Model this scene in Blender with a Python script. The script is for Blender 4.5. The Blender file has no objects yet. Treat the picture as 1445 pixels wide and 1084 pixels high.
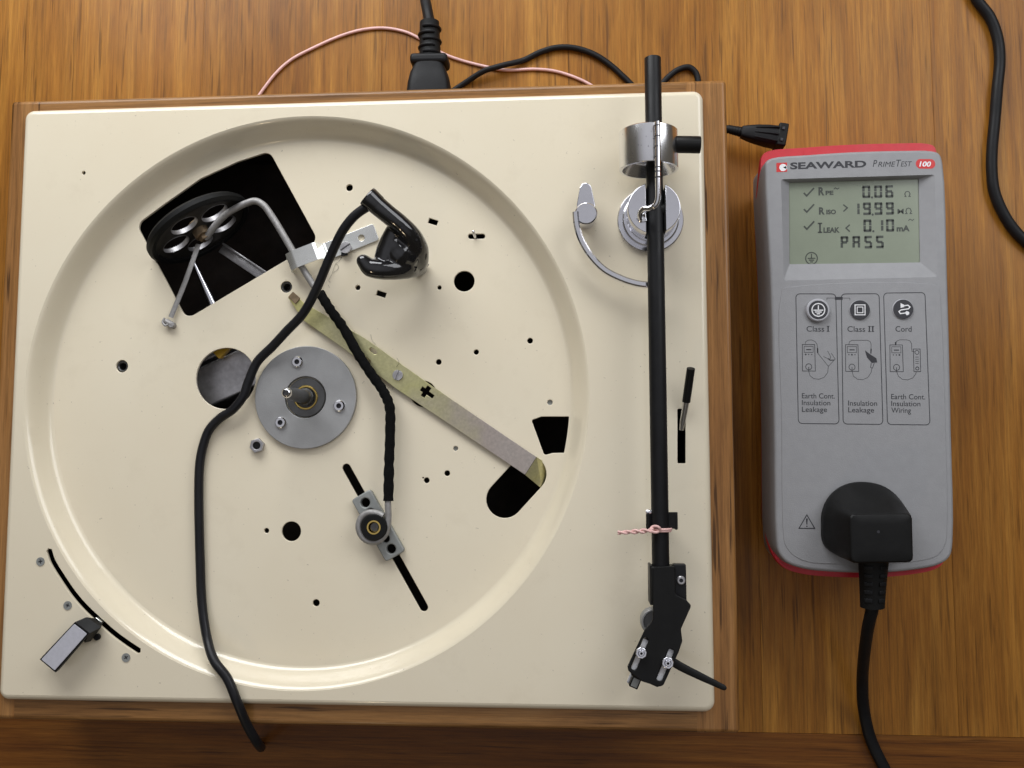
import bpy, bmesh, math, random
from mathutils import Vector, Matrix
random.seed(7)
S = 0.001                     # every dimension below is in millimetres
scene = bpy.context.scene
COL = scene.collection
R = math.radians

# ------------------------------------------------------------------ camera
cam_d = bpy.data.cameras.new('camera')
cam = bpy.data.objects.new('camera', cam_d)
COL.objects.link(cam)
cam.matrix_world = Matrix(((0.99748283, 0.00731645, 0.07053, 315.04 * S),
                           (-0.00137201, 0.99646776, -0.08396496, -201.10 * S),
                           (-0.07089519, 0.08365684, 0.99396952, 576.99 * S),
                           (0, 0, 0, 1)))
cam_d.sensor_width = 36
cam_d.lens = 32.09
cam_d.clip_start = 0.01
cam_d.clip_end = 50
scene.camera = cam

# ------------------------------------------------------------------ world: dim even room light
wd = bpy.data.worlds.new('World')
scene.world = wd
wd.use_nodes = True
wn = wd.node_tree
bg = wn.nodes['Background']
tc = wn.nodes.new('ShaderNodeTexCoord')
sx = wn.nodes.new('ShaderNodeSeparateXYZ')
rp = wn.nodes.new('ShaderNodeValToRGB')
rp.color_ramp.elements[0].position = 0.64
rp.color_ramp.elements[0].color = (0.075, 0.066, 0.052, 1)
rp.color_ramp.elements[1].position = 0.97
rp.color_ramp.elements[1].color = (0.46, 0.46, 0.49, 1)
wn.links.new(tc.outputs['Generated'], sx.inputs[0])
wn.links.new(sx.outputs['Z'], rp.inputs[0])
wn.links.new(rp.outputs[0], bg.inputs[0])
bg.inputs[1].default_value = 1.0


def area_light(name, loc, target, sx_, sy_, power, col):
    d = bpy.data.lights.new(name, 'AREA')
    d.shape = 'RECTANGLE'
    d.size = sx_ * S
    d.size_y = sy_ * S
    d.energy = power
    d.color = col
    o = bpy.data.objects.new(name, d)
    COL.objects.link(o)
    o.location = Vector(loc) * S
    o.rotation_euler = (Vector(target) - Vector(loc)).to_track_quat('-Z', 'Y').to_euler()
    return o


# the window the daylight comes through, beyond the far edge of the table
area_light('window_light', (0, 600, 500), (180, -200, 60), 800, 500, 9.5, (0.96, 0.98, 1.0))
# a second, farther window on the right
area_light('side_window_light', (1000, 420, 820), (200, -170, 80), 800, 620, 5.8, (0.95, 0.97, 1.0))
# a warm room lamp behind the photographer
lamp_d = bpy.data.lights.new('room_lamp', 'POINT')
lamp_d.energy = 2.6
lamp_d.color = (1.0, 0.78, 0.5)
lamp_d.shadow_soft_size = 0.035
lamp_o = bpy.data.objects.new('room_lamp', lamp_d)
COL.objects.link(lamp_o)
lamp_o.location = Vector((-60, -1250, 900)) * S

vs = scene.view_settings
vs.view_transform = 'Standard'
vs.look = 'None'
vs.gamma = 1
vs.exposure = -0.05
vs.use_curve_mapping = False


# ------------------------------------------------------------------ materials
def new_mat(name):
    m = bpy.data.materials.new(name)
    m.use_nodes = True
    nt = m.node_tree
    b = nt.nodes['Principled BSDF']
    return m, nt, b


def nd(nt, typ, **kw):
    n = nt.nodes.new(typ)
    for k, v in kw.items():
        if k in ('operation', 'blend_type', 'data_type', 'noise_dimensions', 'wave_type', 'bands_direction', 'feature', 'wave_profile'):
            setattr(n, k, v)
        else:
            n.inputs[k].default_value = v
    return n


def ramp(nt, stops):
    n = nt.nodes.new('ShaderNodeValToRGB')
    e = n.color_ramp.elements
    while len(e) < len(stops):
        e.new(0.5)
    for i, (p, c) in enumerate(stops):
        e[i].position = p
        e[i].color = (c, c, c, 1) if isinstance(c, (int, float)) else (*c, 1)
    return n


def mixc(nt, fac, a, b, mode='MIX'):
    n = nt.nodes.new('ShaderNodeMix')
    n.data_type = 'RGBA'
    n.blend_type = mode
    for sock, v in ((n.inputs[0], fac), (n.inputs[6], a), (n.inputs[7], b)):
        if isinstance(v, bpy.types.NodeSocket):
            nt.links.new(v, sock)
        elif isinstance(v, (int, float)):
            sock.default_value = v
        else:
            sock.default_value = (*v, 1)
    return n.outputs[2]


def plain(name, col, rough=0.5, metal=0.0, coat=0.0, vary=0.12, nscale=180, bump=0.0, bscale=900, rvary=0.1, spec=0.5):
    """one-colour material with a little mottling, uneven gloss and fine relief"""
    m, nt, b = new_mat(name)
    t = nt.nodes.new('ShaderNodeTexCoord')
    n = nd(nt, 'ShaderNodeTexNoise', Scale=nscale, Detail=5.0, Roughness=0.6)
    nt.links.new(t.outputs['Object'], n.inputs['Vector'])
    lo = tuple(c * (1 - vary) for c in col)
    hi = tuple(min(1, c * (1 + vary)) for c in col)
    r = ramp(nt, [(0.3, lo), (0.7, hi)])
    nt.links.new(n.outputs['Fac'], r.inputs[0])
    nt.links.new(r.outputs[0], b.inputs['Base Color'])
    n2 = nd(nt, 'ShaderNodeTexNoise', Scale=nscale * 0.37, Detail=4.0)
    nt.links.new(t.outputs['Object'], n2.inputs['Vector'])
    r2 = ramp(nt, [(0.3, max(0.0, rough - rvary)), (0.7, min(1.0, rough + rvary))])
    nt.links.new(n2.outputs['Fac'], r2.inputs[0])
    nt.links.new(r2.outputs[0], b.inputs['Roughness'])
    b.inputs['Metallic'].default_value = metal
    b.inputs['Coat Weight'].default_value = coat
    b.inputs['Specular IOR Level'].default_value = spec
    if bump:
        n3 = nd(nt, 'ShaderNodeTexNoise', Scale=bscale, Detail=3.0)
        nt.links.new(t.outputs['Object'], n3.inputs['Vector'])
        bp = nd(nt, 'ShaderNodeBump', Strength=bump, Distance=0.0003)
        nt.links.new(n3.outputs['Fac'], bp.inputs['Height'])
        nt.links.new(bp.outputs[0], b.inputs['Normal'])
    return m


def wood(name, axis, dark, mid, light, rough, pore=0.8, coat=0.0):
    """varnished oak; axis is the grain direction (0 = x, 1 = y)"""
    m, nt, b = new_mat(name)
    L = nt.links.new
    t = nt.nodes.new('ShaderNodeTexCoord')
    oi = nt.nodes.new('ShaderNodeObjectInfo')
    mu = nd(nt, 'ShaderNodeVectorMath', operation='SCALE')
    mu.inputs[0].default_value = (7.3, 13.1, 5.7)
    L(oi.outputs['Random'], mu.inputs['Scale'])
    ad = nd(nt, 'ShaderNodeVectorMath', operation='ADD')
    L(t.outputs['Object'], ad.inputs[0])
    L(mu.outputs[0], ad.inputs[1])

    def mp(along, across):
        n = nt.nodes.new('ShaderNodeMapping')
        sc = [across, across, across]
        sc[axis] = along
        n.inputs['Scale'].default_value = sc
        L(ad.outputs[0], n.inputs['Vector'])
        return n.outputs[0]

    def noise(vec, scale, detail=4.0, rough_=0.6, dist=0.0):
        n = nd(nt, 'ShaderNodeTexNoise', Scale=scale, Detail=detail, Roughness=rough_, Distortion=dist)
        L(vec, n.inputs['Vector'])
        return n.outputs['Fac']
    broad = noise(mp(0.10, 1), 38, 3.0)
    fib = noise(mp(0.022, 1), 620, 6.0, 0.78)
    fine = noise(mp(0.03, 1), 1700, 3.0, 0.7)
    flame = noise(mp(0.10, 1), 44, 4.0, 0.6, 1.8)
    c1 = ramp(nt, [(0.42, dark), (0.555, mid), (0.70, light)])
    mx = nd(nt, 'ShaderNodeMath', operation='ADD')
    m1 = nd(nt, 'ShaderNodeMath', operation='MULTIPLY')
    m1.inputs[1].default_value = 0.22
    L(broad, m1.inputs[0])
    m2 = nd(nt, 'ShaderNodeMath', operation='MULTIPLY')
    m2.inputs[1].default_value = 0.42
    L(flame, m2.inputs[0])
    L(m1.outputs[0], mx.inputs[0])
    L(m2.outputs[0], mx.inputs[1])
    st = noise(mp(0.018, 1), 210, 9.0, 0.80)
    m3 = nd(nt, 'ShaderNodeMath', operation='MULTIPLY_ADD')
    m3.inputs[1].default_value = 0.48
    L(st, m3.inputs[0])
    L(mx.outputs[0], m3.inputs[2])
    L(m3.outputs[0], c1.inputs[0])
    rf = ramp(nt, [(0.38, 0.70), (0.52, 1.0), (0.66, 1.14)])
    L(fib, rf.inputs[0])
    col = mixc(nt, 0.85, c1.outputs[0], rf.outputs[0], 'MULTIPLY')
    rf2 = ramp(nt, [(0.36, 0.72), (0.55, 1.0)])
    L(fine, rf2.inputs[0])
    col = mixc(nt, 0.7, col, rf2.outputs[0], 'MULTIPLY')
    # long open pores
    po = noise(mp(0.04, 1), 420, 2.0, 0.5)
    rpz = ramp(nt, [(0.62, 0.0), (0.70, 1.0)])
    L(po, rpz.inputs[0])
    pm = nd(nt, 'ShaderNodeMath', operation='MULTIPLY')
    pm.inputs[1].default_value = pore
    L(rpz.outputs[0], pm.inputs[0])
    col = mixc(nt, pm.outputs[0], col, tuple(c * 0.35 for c in dark))
    # each board has a tone of its own
    rt = ramp(nt, [(0.0, 0.93), (1.0, 1.07)])
    L(oi.outputs['Random'], rt.inputs[0])
    col = mixc(nt, 1.0, col, rt.outputs[0], 'MULTIPLY')
    L(col, b.inputs['Base Color'])
    rr = ramp(nt, [(0.3, rough - 0.07), (0.7, rough + 0.09)])
    L(fib, rr.inputs[0])
    L(rr.outputs[0], b.inputs['Roughness'])
    bp = nd(nt, 'ShaderNodeBump', Strength=0.35, Distance=0.0002)
    hs = nd(nt, 'ShaderNodeMath', operation='SUBTRACT')
    L(fine, hs.inputs[0])
    L(rpz.outputs[0], hs.inputs[1])
    L(hs.outputs[0], bp.inputs['Height'])
    L(bp.outputs[0], b.inputs['Normal'])
    b.inputs['Coat Weight'].default_value = coat
    b.inputs['Coat Roughness'].default_value = 0.18
    b.inputs['Specular IOR Level'].default_value = 0.18
    return m


def cream_paint():
    m, nt, b = new_mat('cream_enamel')
    L = nt.links.new
    t = nt.nodes.new('ShaderNodeTexCoord')

    def noise(scale, detail=4.0, r_=0.6):
        n = nd(nt, 'ShaderNodeTexNoise', Scale=scale, Detail=detail, Roughness=r_)
        L(t.outputs['Object'], n.inputs['Vector'])
        return n.outputs['Fac']
    c = ramp(nt, [(0.3, (0.755, 0.668, 0.505)), (0.7, (0.785, 0.708, 0.55))])
    L(noise(9, 5.0), c.inputs[0])
    # faint grease smudges and specks of dirt
    sm = ramp(nt, [(0.56, 0.0), (0.90, 0.24)])
    L(noise(38, 6.0, 0.7), sm.inputs[0])
    col = mixc(nt, sm.outputs[0], c.outputs[0], (0.50, 0.41, 0.28))
    sp = ramp(nt, [(0.735, 0.0), (0.76, 0.6)])
    L(noise(520, 2.0), sp.inputs[0])
    col = mixc(nt, sp.outputs[0], col, (0.36, 0.30, 0.22))
    L(col, b.inputs['Base Color'])
    rr = ramp(nt, [(0.3, 0.19), (0.75, 0.25)])
    L(noise(30, 5.0), rr.inputs[0])
    L(rr.outputs[0], b.inputs['Roughness'])
    bp = nd(nt, 'ShaderNodeBump', Strength=0.05, Distance=0.0004)
    b.inputs['Coat Weight'].default_value = 0.5
    b.inputs['Coat Roughness'].default_value = 0.05
    L(noise(260, 2.0), bp.inputs['Height'])
    L(bp.outputs[0], b.inputs['Normal'])
    return m


def zinc_yellow():
    m, nt, b = new_mat('yellow_passivated_steel')
    L = nt.links.new
    t = nt.nodes.new('ShaderNodeTexCoord')
    n = nd(nt, 'ShaderNodeTexNoise', Scale=26, Detail=3.0, Roughness=0.55)
    L(t.outputs['Object'], n.inputs['Vector'])
    # the plating runs from yellow-green at one end to bare purplish silver at the other
    sp = nt.nodes.new('ShaderNodeSeparateXYZ')
    L(t.outputs['Object'], sp.inputs[0])
    g = nd(nt, 'ShaderNodeMath', operation='MULTIPLY_ADD')
    g.inputs[1].default_value = 4.0
    g.inputs[2].default_value = 0.22
    L(sp.outputs['X'], g.inputs[0])
    ga = nd(nt, 'ShaderNodeMath', operation='MULTIPLY_ADD')
    ga.inputs[1].default_value = 0.5
    L(n.outputs['Fac'], ga.inputs[0])
    L(g.outputs[0], ga.inputs[2])
    c = ramp(nt, [(0.15, (0.62, 0.57, 0.20)), (0.36, (0.62, 0.58, 0.34)), (0.50, (0.60, 0.57, 0.28)), (0.66, (0.52, 0.45, 0.40)), (0.9, (0.55, 0.50, 0.46))])
    L(ga.outputs[0], c.inputs[0])
    n2 = nd(nt, 'ShaderNodeTexNoise', Scale=700, Detail=3.0)
    L(t.outputs['Object'], n2.inputs['Vector'])
    r2 = ramp(nt, [(0.3, 0.8), (0.7, 1.1)])
    L(n2.outputs['Fac'], r2.inputs[0])
    L(mixc(nt, 0.6, c.outputs[0], r2.outputs[0], 'MULTIPLY'), b.inputs['Base Color'])
    b.inputs['Metallic'].default_value = 0.8
    b.inputs['Roughness'].default_value = 0.34
    return m


MAT = dict(
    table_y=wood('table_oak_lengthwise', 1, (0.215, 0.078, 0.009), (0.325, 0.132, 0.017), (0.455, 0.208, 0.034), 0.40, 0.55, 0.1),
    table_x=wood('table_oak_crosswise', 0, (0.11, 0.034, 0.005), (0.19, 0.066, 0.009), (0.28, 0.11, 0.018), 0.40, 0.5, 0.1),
    oak_x=wood('plinth_oak_crosswise', 0, (0.18, 0.080, 0.024), (0.30, 0.145, 0.045), (0.40, 0.215, 0.08), 0.38, 0.9, 0.3),
    oak_y=wood('plinth_oak_lengthwise', 1, (0.20, 0.085, 0.024), (0.30, 0.138, 0.041), (0.40, 0.20, 0.068), 0.38, 0.95, 0.3),
    cream=cream_paint(),
    chrome=plain('chrome', (0.80, 0.80, 0.83), 0.10, 1.0, vary=0.02, rvary=0.04),
    satin=plain('satin_chrome', (0.78, 0.78, 0.82), 0.17, 1.0, vary=0.02, rvary=0.03),
    turned=plain('turned_aluminium', (0.88, 0.88, 0.90), 0.24, 1.0, vary=0.01, rvary=0.01),
    steel=plain('dull_steel', (0.46, 0.45, 0.46), 0.42, 0.9, vary=0.14, nscale=400),
    dullrod=plain('dull_grey_rod', (0.34, 0.33, 0.325), 0.58, 0.55, vary=0.15, nscale=500, bump=0.2),
    alu=plain('cast_aluminium', (0.37, 0.37, 0.37), 0.5, 0.6, vary=0.10, nscale=60, bump=0.25, bscale=1400),
    block=plain('zinc_block', (0.30, 0.31, 0.30), 0.55, 0.45, vary=0.12, nscale=150, bump=0.2),
    darksteel=plain('dark_bearing_steel', (0.12, 0.12, 0.12), 0.35, 0.8, vary=0.15),
    brass=plain('brass', (0.72, 0.52, 0.16), 0.28, 1.0, vary=0.1),
    dirtybrass=plain('dirty_bronze', (0.22, 0.16, 0.10), 0.5, 0.7, vary=0.3, nscale=300),
    wheelgrey=plain('shadowed_grimy_alloy', (0.055, 0.052, 0.048), 0.45, 0.5, vary=0.3, nscale=250),  # alloy darkened, the shadow of its opening put into the colour
    zinc=zinc_yellow(),
    bright=plain('bright_zinc_plate', (0.80, 0.81, 0.78), 0.28, 0.9, vary=0.06, nscale=80, rvary=0.1),
    rubber=plain('black_rubber', (0.007, 0.007, 0.007), 0.60, vary=0.2, bump=0.15, spec=0.22),
    cord=plain('black_pvc_cord', (0.008, 0.008, 0.009), 0.50, vary=0.15, bump=0.12, bscale=500, spec=0.22),
    lead=plain('grey_black_test_lead', (0.009, 0.009, 0.011), 0.42, vary=0.15, bump=0.1, spec=0.3),
    boot=plain('glossy_black_vinyl', (0.010, 0.010, 0.011), 0.10, coat=0.6, vary=0.2, rvary=0.06),
    black=plain('matt_black_plastic', (0.006, 0.006, 0.006), 0.50, vary=0.2, bump=0.1, spec=0.22),
    armblack=plain('satin_black_anodised', (0.010, 0.010, 0.011), 0.42, vary=0.12, bump=0.06, spec=0.22),
    sleeve=plain('black_cloth_sleeve', (0.005, 0.005, 0.005), 0.9, vary=0.3, nscale=900, bump=0.8, bscale=1600, spec=0.1),
    void=plain('interior_shade_brown', (0.020, 0.012, 0.008), 0.8, vary=0.3),  # the darkness inside the plinth, put into the colour
    grey=plain('grey_abs_plastic', (0.285, 0.285, 0.295), 0.50, vary=0.04, bump=0.35, bscale=2200),
    greybutton=plain('pale_grey_rubber', (0.42, 0.42, 0.45), 0.55, vary=0.05),
    red=plain('red_abs_plastic', (0.54, 0.018, 0.030), 0.42, vary=0.06, bump=0.2, bscale=2000),
    lcd=plain('lcd_glass', (0.235, 0.265, 0.20), 0.2, vary=0.05, nscale=40, rvary=0.03),
    lcdink=plain('lcd_segments', (0.045, 0.052, 0.042), 0.35, vary=0.1),
    ink=plain('black_print_and_shade', (0.022, 0.022, 0.028), 0.5, vary=0.1),  # also paints the dark inside screw recesses and boot holes
    redink=plain('red_print', (0.58, 0.02, 0.02), 0.45, vary=0.05),
    whiteink=plain('white_print', (0.82, 0.82, 0.84), 0.45, vary=0.03),
    pink=plain('pink_pvc_wire', (0.74, 0.46, 0.43), 0.45, vary=0.08),
    silverlabel=plain('brushed_silver_inlay', (0.60, 0.60, 0.66), 0.38, 0.35, vary=0.06, nscale=500),
    yellowcap=plain('yellow_capacitor', (0.62, 0.38, 0.03), 0.4, vary=0.1),
    lint=plain('dark_lint', (0.06, 0.05, 0.04), 0.9),
)


# ------------------------------------------------------------------ mesh helpers (mm)
WP = {}                        # world position (mm) of every object built, for parenting


def thing(name, label, cat, loc, kind=None, group=None):
    o = bpy.data.objects.new(name, None)
    o.empty_display_size = 0.02
    COL.objects.link(o)
    o.location = Vector(loc) * S
    WP[o] = Vector(loc)
    o['label'] = label
    if cat:
        o['category'] = cat
    if kind:
        o['kind'] = kind
    if group:
        o['group'] = group
    return o


def obj(name, bm, mat, parent=None, sharp=38, recalc=True, flat=False, mat2=None):
    """links the bmesh as ONE object whose origin is the middle of its bounds"""
    if recalc:
        bmesh.ops.recalc_face_normals(bm, faces=bm.faces)
    lim = R(sharp)
    for f in bm.faces:
        f.smooth = not flat and abs(f.normal.z) < 0.99999
    for e in bm.edges:
        if len(e.link_faces) == 2 and e.calc_face_angle(0) > lim:
            e.smooth = False
    lo = Vector((min(v.co[i] for v in bm.verts) for i in range(3)))
    hi = Vector((max(v.co[i] for v in bm.verts) for i in range(3)))
    c = (lo + hi) / 2
    for v in bm.verts:
        v.co = (v.co - c) * S
    me = bpy.data.meshes.new(name)
    bm.to_mesh(me)
    bm.free()
    me.materials.append(MAT[mat])
    if mat2:
        me.materials.append(MAT[mat2])
    o = bpy.data.objects.new(name, me)
    COL.objects.link(o)
    WP[o] = c
    if parent:
        o.parent = parent
        o.location = (c - WP[parent]) * S
    else:
        o.location = c * S
    return o


def tag(o, label, cat=None, kind=None, group=None):
    o['label'] = label
    if cat:
        o['category'] = cat
    if kind:
        o['kind'] = kind
    if group:
        o['group'] = group
    return o


def NB():
    return bmesh.new()


def loft(bm, rings, cap0=True, cap1=True):
    vr = [[bm.verts.new(p) for p in r] for r in rings]
    n = len(vr[0])
    for a, b in zip(vr, vr[1:]):
        for i in range(n):
            bm.faces.new((a[i], a[(i + 1) % n], b[(i + 1) % n], b[i]))
    if cap0:
        bm.faces.new(vr[0][::-1])
    if cap1:
        bm.faces.new(vr[-1])


def frame_of(d):
    d = d.normalized()
    u = d.orthogonal().normalized()
    return u, d.cross(u).normalized()


def circ(c, u, v, ru, rv, n, a0=0):
    return [c + u * (ru * math.cos(a0 + 2 * math.pi * i / n)) + v * (rv * math.sin(a0 + 2 * math.pi * i / n)) for i in range(n)]


def cyl(bm, p0, p1, r0, r1=None, n=32, bev=0.0, bev0=None):
    p0, p1 = Vector(p0), Vector(p1)
    r1 = r0 if r1 is None else r1
    d = (p1 - p0).normalized()
    u, v = frame_of(d)
    b0 = bev if bev0 is None else bev0
    rings = []
    if b0:
        for k in range(4):
            a = k / 3 * math.pi / 2
            rr = r0 - b0 * (1 - math.sin(a))
            rings.append(circ(p0 + d * (b0 * (1 - math.cos(a))), u, v, rr, rr, n))
    else:
        rings.append(circ(p0, u, v, r0, r0, n))
    if bev:
        for k in range(4):
            a = k / 3 * math.pi / 2
            rr = r1 - bev * (1 - math.cos(a))
            rings.append(circ(p1 - d * (bev * (1 - math.sin(a))), u, v, rr, rr, n))
    else:
        rings.append(circ(p1, u, v, r1, r1, n))
    loft(bm, rings)


def lathe(bm, prof, c, axis=(0, 0, 1), n=48, closed=False):
    """profile (r, h) turned about axis through c"""
    c = Vector(c)
    ax = Vector(axis).normalized()
    u, v = frame_of(ax)
    rings = [circ(c + ax * h, u, v, r, r, n) for r, h in prof]
    if closed:
        rings.append(rings[0])
        vr = [[bm.verts.new(p) for p in r] for r in rings[:-1]]
        vr.append(vr[0])
        for a, b in zip(vr, vr[1:]):
            for i in range(n):
                bm.faces.new((a[i], a[(i + 1) % n], b[(i + 1) % n], b[i]))
    else:
        loft(bm, rings)


def ringdisc(bm, c, r_in, r_out, h, axis=(0, 0, 1), n=64, bev=0.3):
    lathe(bm, [(r_in, 0), (r_out, 0), (r_out, h - bev), (r_out - bev, h), (r_in + bev, h), (r_in, h - bev)], c, axis, n, closed=True)


def catmull(pts, sub):
    P = [Vector(p) for p in pts]
    if len(P) < 3 or sub <= 1:
        return P
    P = [P[0] * 2 - P[1]] + P + [P[-1] * 2 - P[-2]]
    out = []
    for i in range(1, len(P) - 2):
        p0, p1, p2, p3 = P[i - 1:i + 3]
        t0 = 0.0
        t1 = t0 + max((p1 - p0).length, 1e-6) ** 0.5
        t2 = t1 + max((p2 - p1).length, 1e-6) ** 0.5
        t3 = t2 + max((p3 - p2).length, 1e-6) ** 0.5
        for k in range(sub):
            t = t1 + (t2 - t1) * k / sub
            a1 = p0 * ((t1 - t) / (t1 - t0)) + p1 * ((t - t0) / (t1 - t0))
            a2 = p1 * ((t2 - t) / (t2 - t1)) + p2 * ((t - t1) / (t2 - t1))
            a3 = p2 * ((t3 - t) / (t3 - t2)) + p3 * ((t - t2) / (t3 - t2))
            b1 = a1 * ((t2 - t) / (t2 - t0)) + a2 * ((t - t0) / (t2 - t0))
            b2 = a2 * ((t3 - t) / (t3 - t1)) + a3 * ((t - t1) / (t3 - t1))
            out.append(b1 * ((t2 - t) / (t2 - t1)) + b2 * ((t - t1) / (t2 - t1)))
    out.append(P[-2])
    return out


def tube(bm, pts, r, n=14, sub=8, round_ends=False, flat=1.0, up=None, rad=None):
    """swept tube; rad = list of radii at the control points; flat < 1 squeezes it along `up`"""
    C = catmull(pts, sub)
    if rad:
        rs = []
        m = len(rad) - 1
        for i in range(len(C)):
            t = i / (len(C) - 1) * m
            k = min(int(t), m - 1)
            rs.append(rad[k] + (rad[k + 1] - rad[k]) * (t - k))
    else:
        rs = [r] * len(C)
    T = [(C[min(i + 1, len(C) - 1)] - C[max(i - 1, 0)]).normalized() for i in range(len(C))]
    rings = []
    u = None
    for i, (c, t) in enumerate(zip(C, T)):
        if up is not None:
            v = (Vector(up) - t * t.dot(Vector(up))).normalized()
            u = v.cross(t).normalized()
        else:
            u = t.orthogonal().normalized() if u is None else (u - t * t.dot(u)).normalized()
            v = t.cross(u).normalized()
        if round_ends and i == 0:
            for k in range(3):
                a = k / 3 * math.pi / 2
                q = max(math.sin(a), 0.15)
                rings.append(circ(c - t * (rs[0] * math.cos(a)), u, v, rs[0] * q, rs[0] * flat * q, n))
        rings.append(circ(c, u, v, rs[i], rs[i] * flat, n))
        if round_ends and i == len(C) - 1:
            for k in (2, 1, 0):
                a = k / 3 * math.pi / 2
                q = max(math.sin(a), 0.15)
                rings.append(circ(c + t * (rs[i] * math.cos(a)), u, v, rs[i] * q, rs[i] * flat * q, n))
    loft(bm, rings)


def rpoly(pts, rad, n=6):
    """rounds the corners of a 2-D polygon; rad one number or one for each corner"""
    out = []
    m = len(pts)
    for i in range(m):
        r = rad if isinstance(rad, (int, float)) else rad[i]
        p = Vector(pts[i][:2])
        if r <= 0:
            out.append(p)
            continue
        a = (Vector(pts[i - 1][:2]) - p)
        b = (Vector(pts[(i + 1) % m][:2]) - p)
        ang = a.angle(b)
        dist = min(r / math.tan(ang / 2), a.length * 0.49, b.length * 0.49)
        r_ = dist * math.tan(ang / 2)
        a.normalize()
        b.normalize()
        cen = p + (a + b).normalized() * (r_ / math.sin(ang / 2))
        s = p + a * dist - cen
        e = p + b * dist - cen
        tot = s.angle_signed(e) if s.length > 1e-9 and e.length > 1e-9 else 0
        for k in range(n + 1):
            th = -tot * k / n
            out.append(cen + Vector((s.x * math.cos(th) - s.y * math.sin(th), s.x * math.sin(th) + s.y * math.cos(th))))
    return out


def rrect(x0, y0, x1, y1, r, n=8):
    return rpoly([(x0, y0), (x1, y0), (x1, y1), (x0, y1)], r, n)


def ngon(c, r, n=24, a0=0.0):
    return [Vector((c[0] + r * math.cos(a0 + 2 * math.pi * i / n), c[1] + r * math.sin(a0 + 2 * math.pi * i / n))) for i in range(n)]


def stadium(a, b, r, n=8):
    a, b = Vector(a[:2]), Vector(b[:2])
    d = (b - a).normalized()
    q = Vector((-d.y, d.x))
    out = []
    for k in range(n + 1):
        t = math.pi * k / n
        out.append(a + q * (r * math.cos(t)) - d * (r * math.sin(t)))
    for k in range(n + 1):
        t = math.pi * k / n
        out.append(b - q * (r * math.cos(t)) + d * (r * math.sin(t)))
    return out


def rect_at(c, w, h, ang):
    c = Vector(c[:2])
    u = Vector((math.cos(ang), math.sin(ang)))
    v = Vector((-u.y, u.x))
    return [c - u * w / 2 - v * h / 2, c + u * w / 2 - v * h / 2, c + u * w / 2 + v * h / 2, c - u * w / 2 + v * h / 2]


def curve_mesh(cu):
    o = bpy.data.objects.new('scratch', cu)
    COL.objects.link(o)
    dg = bpy.context.evaluated_depsgraph_get()
    me = bpy.data.meshes.new_from_object(o.evaluated_get(dg))
    bpy.data.objects.remove(o)
    bpy.data.curves.remove(cu)
    return me


def slab(bm, loops, z0, z1, bev=0.0, M=None):
    """flat sheet cut from an outline with holes (first loop is the outside)"""
    cu = bpy.data.curves.new('scratch', 'CURVE')
    cu.dimensions = '2D'
    cu.fill_mode = 'BOTH'
    cu.extrude = max((z1 - z0) / 2 - bev, 0)
    if bev:
        cu.bevel_depth = bev
        cu.bevel_resolution = 2
        cu.offset = -bev
    for lp in loops:
        sp = cu.splines.new('POLY')
        sp.points.add(len(lp) - 1)
        for p, q in zip(sp.points, lp):
            p.co = (q[0], q[1], 0, 1)
        sp.use_cyclic_u = True
    me = curve_mesh(cu)
    t = bmesh.new()
    t.from_mesh(me)
    bpy.data.meshes.remove(me)
    bmesh.ops.remove_doubles(t, verts=t.verts, dist=1e-4)
    for v in t.verts:
        v.co.z += (z0 + z1) / 2
        if M is not None:
            v.co = M @ v.co
    tm = bpy.data.meshes.new('scratch')
    t.to_mesh(tm)
    t.free()
    bm.from_mesh(tm)
    bpy.data.meshes.remove(tm)


def rbox(bm, c, size, bev=0.5, rotz=0.0, seg=3, M=None, pick=None):
    t = bmesh.new()
    bmesh.ops.create_cube(t, size=1)
    for v in t.verts:
        v.co = Vector((v.co.x * size[0], v.co.y * size[1], v.co.z * size[2]))
    if bev:
        bmesh.ops.bevel(t, geom=[e for e in t.edges if pick is None or pick((e.verts[0].co + e.verts[1].co) / 2)], offset=bev, segments=seg, affect='EDGES', profile=0.5)
    MM = Matrix.Translation(Vector(c)) @ Matrix.Rotation(rotz, 4, 'Z')
    if M is not None:
        MM = Matrix.Translation(Vector(c)) @ M.to_4x4()
    t.transform(MM)
    tm = bpy.data.meshes.new('scratch')
    t.to_mesh(tm)
    t.free()
    bm.from_mesh(tm)
    bpy.data.meshes.remove(tm)


def remeshed(bm, voxel, smooth_it=6):
    """fuses overlapping closed pieces into one continuous skin"""
    me = bpy.data.meshes.new('scratch')
    bmesh.ops.recalc_face_normals(bm, faces=bm.faces)
    bm.to_mesh(me)
    bm.free()
    o = bpy.data.objects.new('scratch', me)
    COL.objects.link(o)
    md = o.modifiers.new('r', 'REMESH')
    md.mode = 'VOXEL'
    md.voxel_size = voxel
    ms = o.modifiers.new('s', 'SMOOTH')
    ms.factor = 0.5
    ms.iterations = smooth_it
    dg = bpy.context.evaluated_depsgraph_get()
    m2 = bpy.data.meshes.new_from_object(o.evaluated_get(dg))
    bpy.data.objects.remove(o)
    out = bmesh.new()
    out.from_mesh(m2)
    bpy.data.meshes.remove(m2)
    return out


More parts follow.
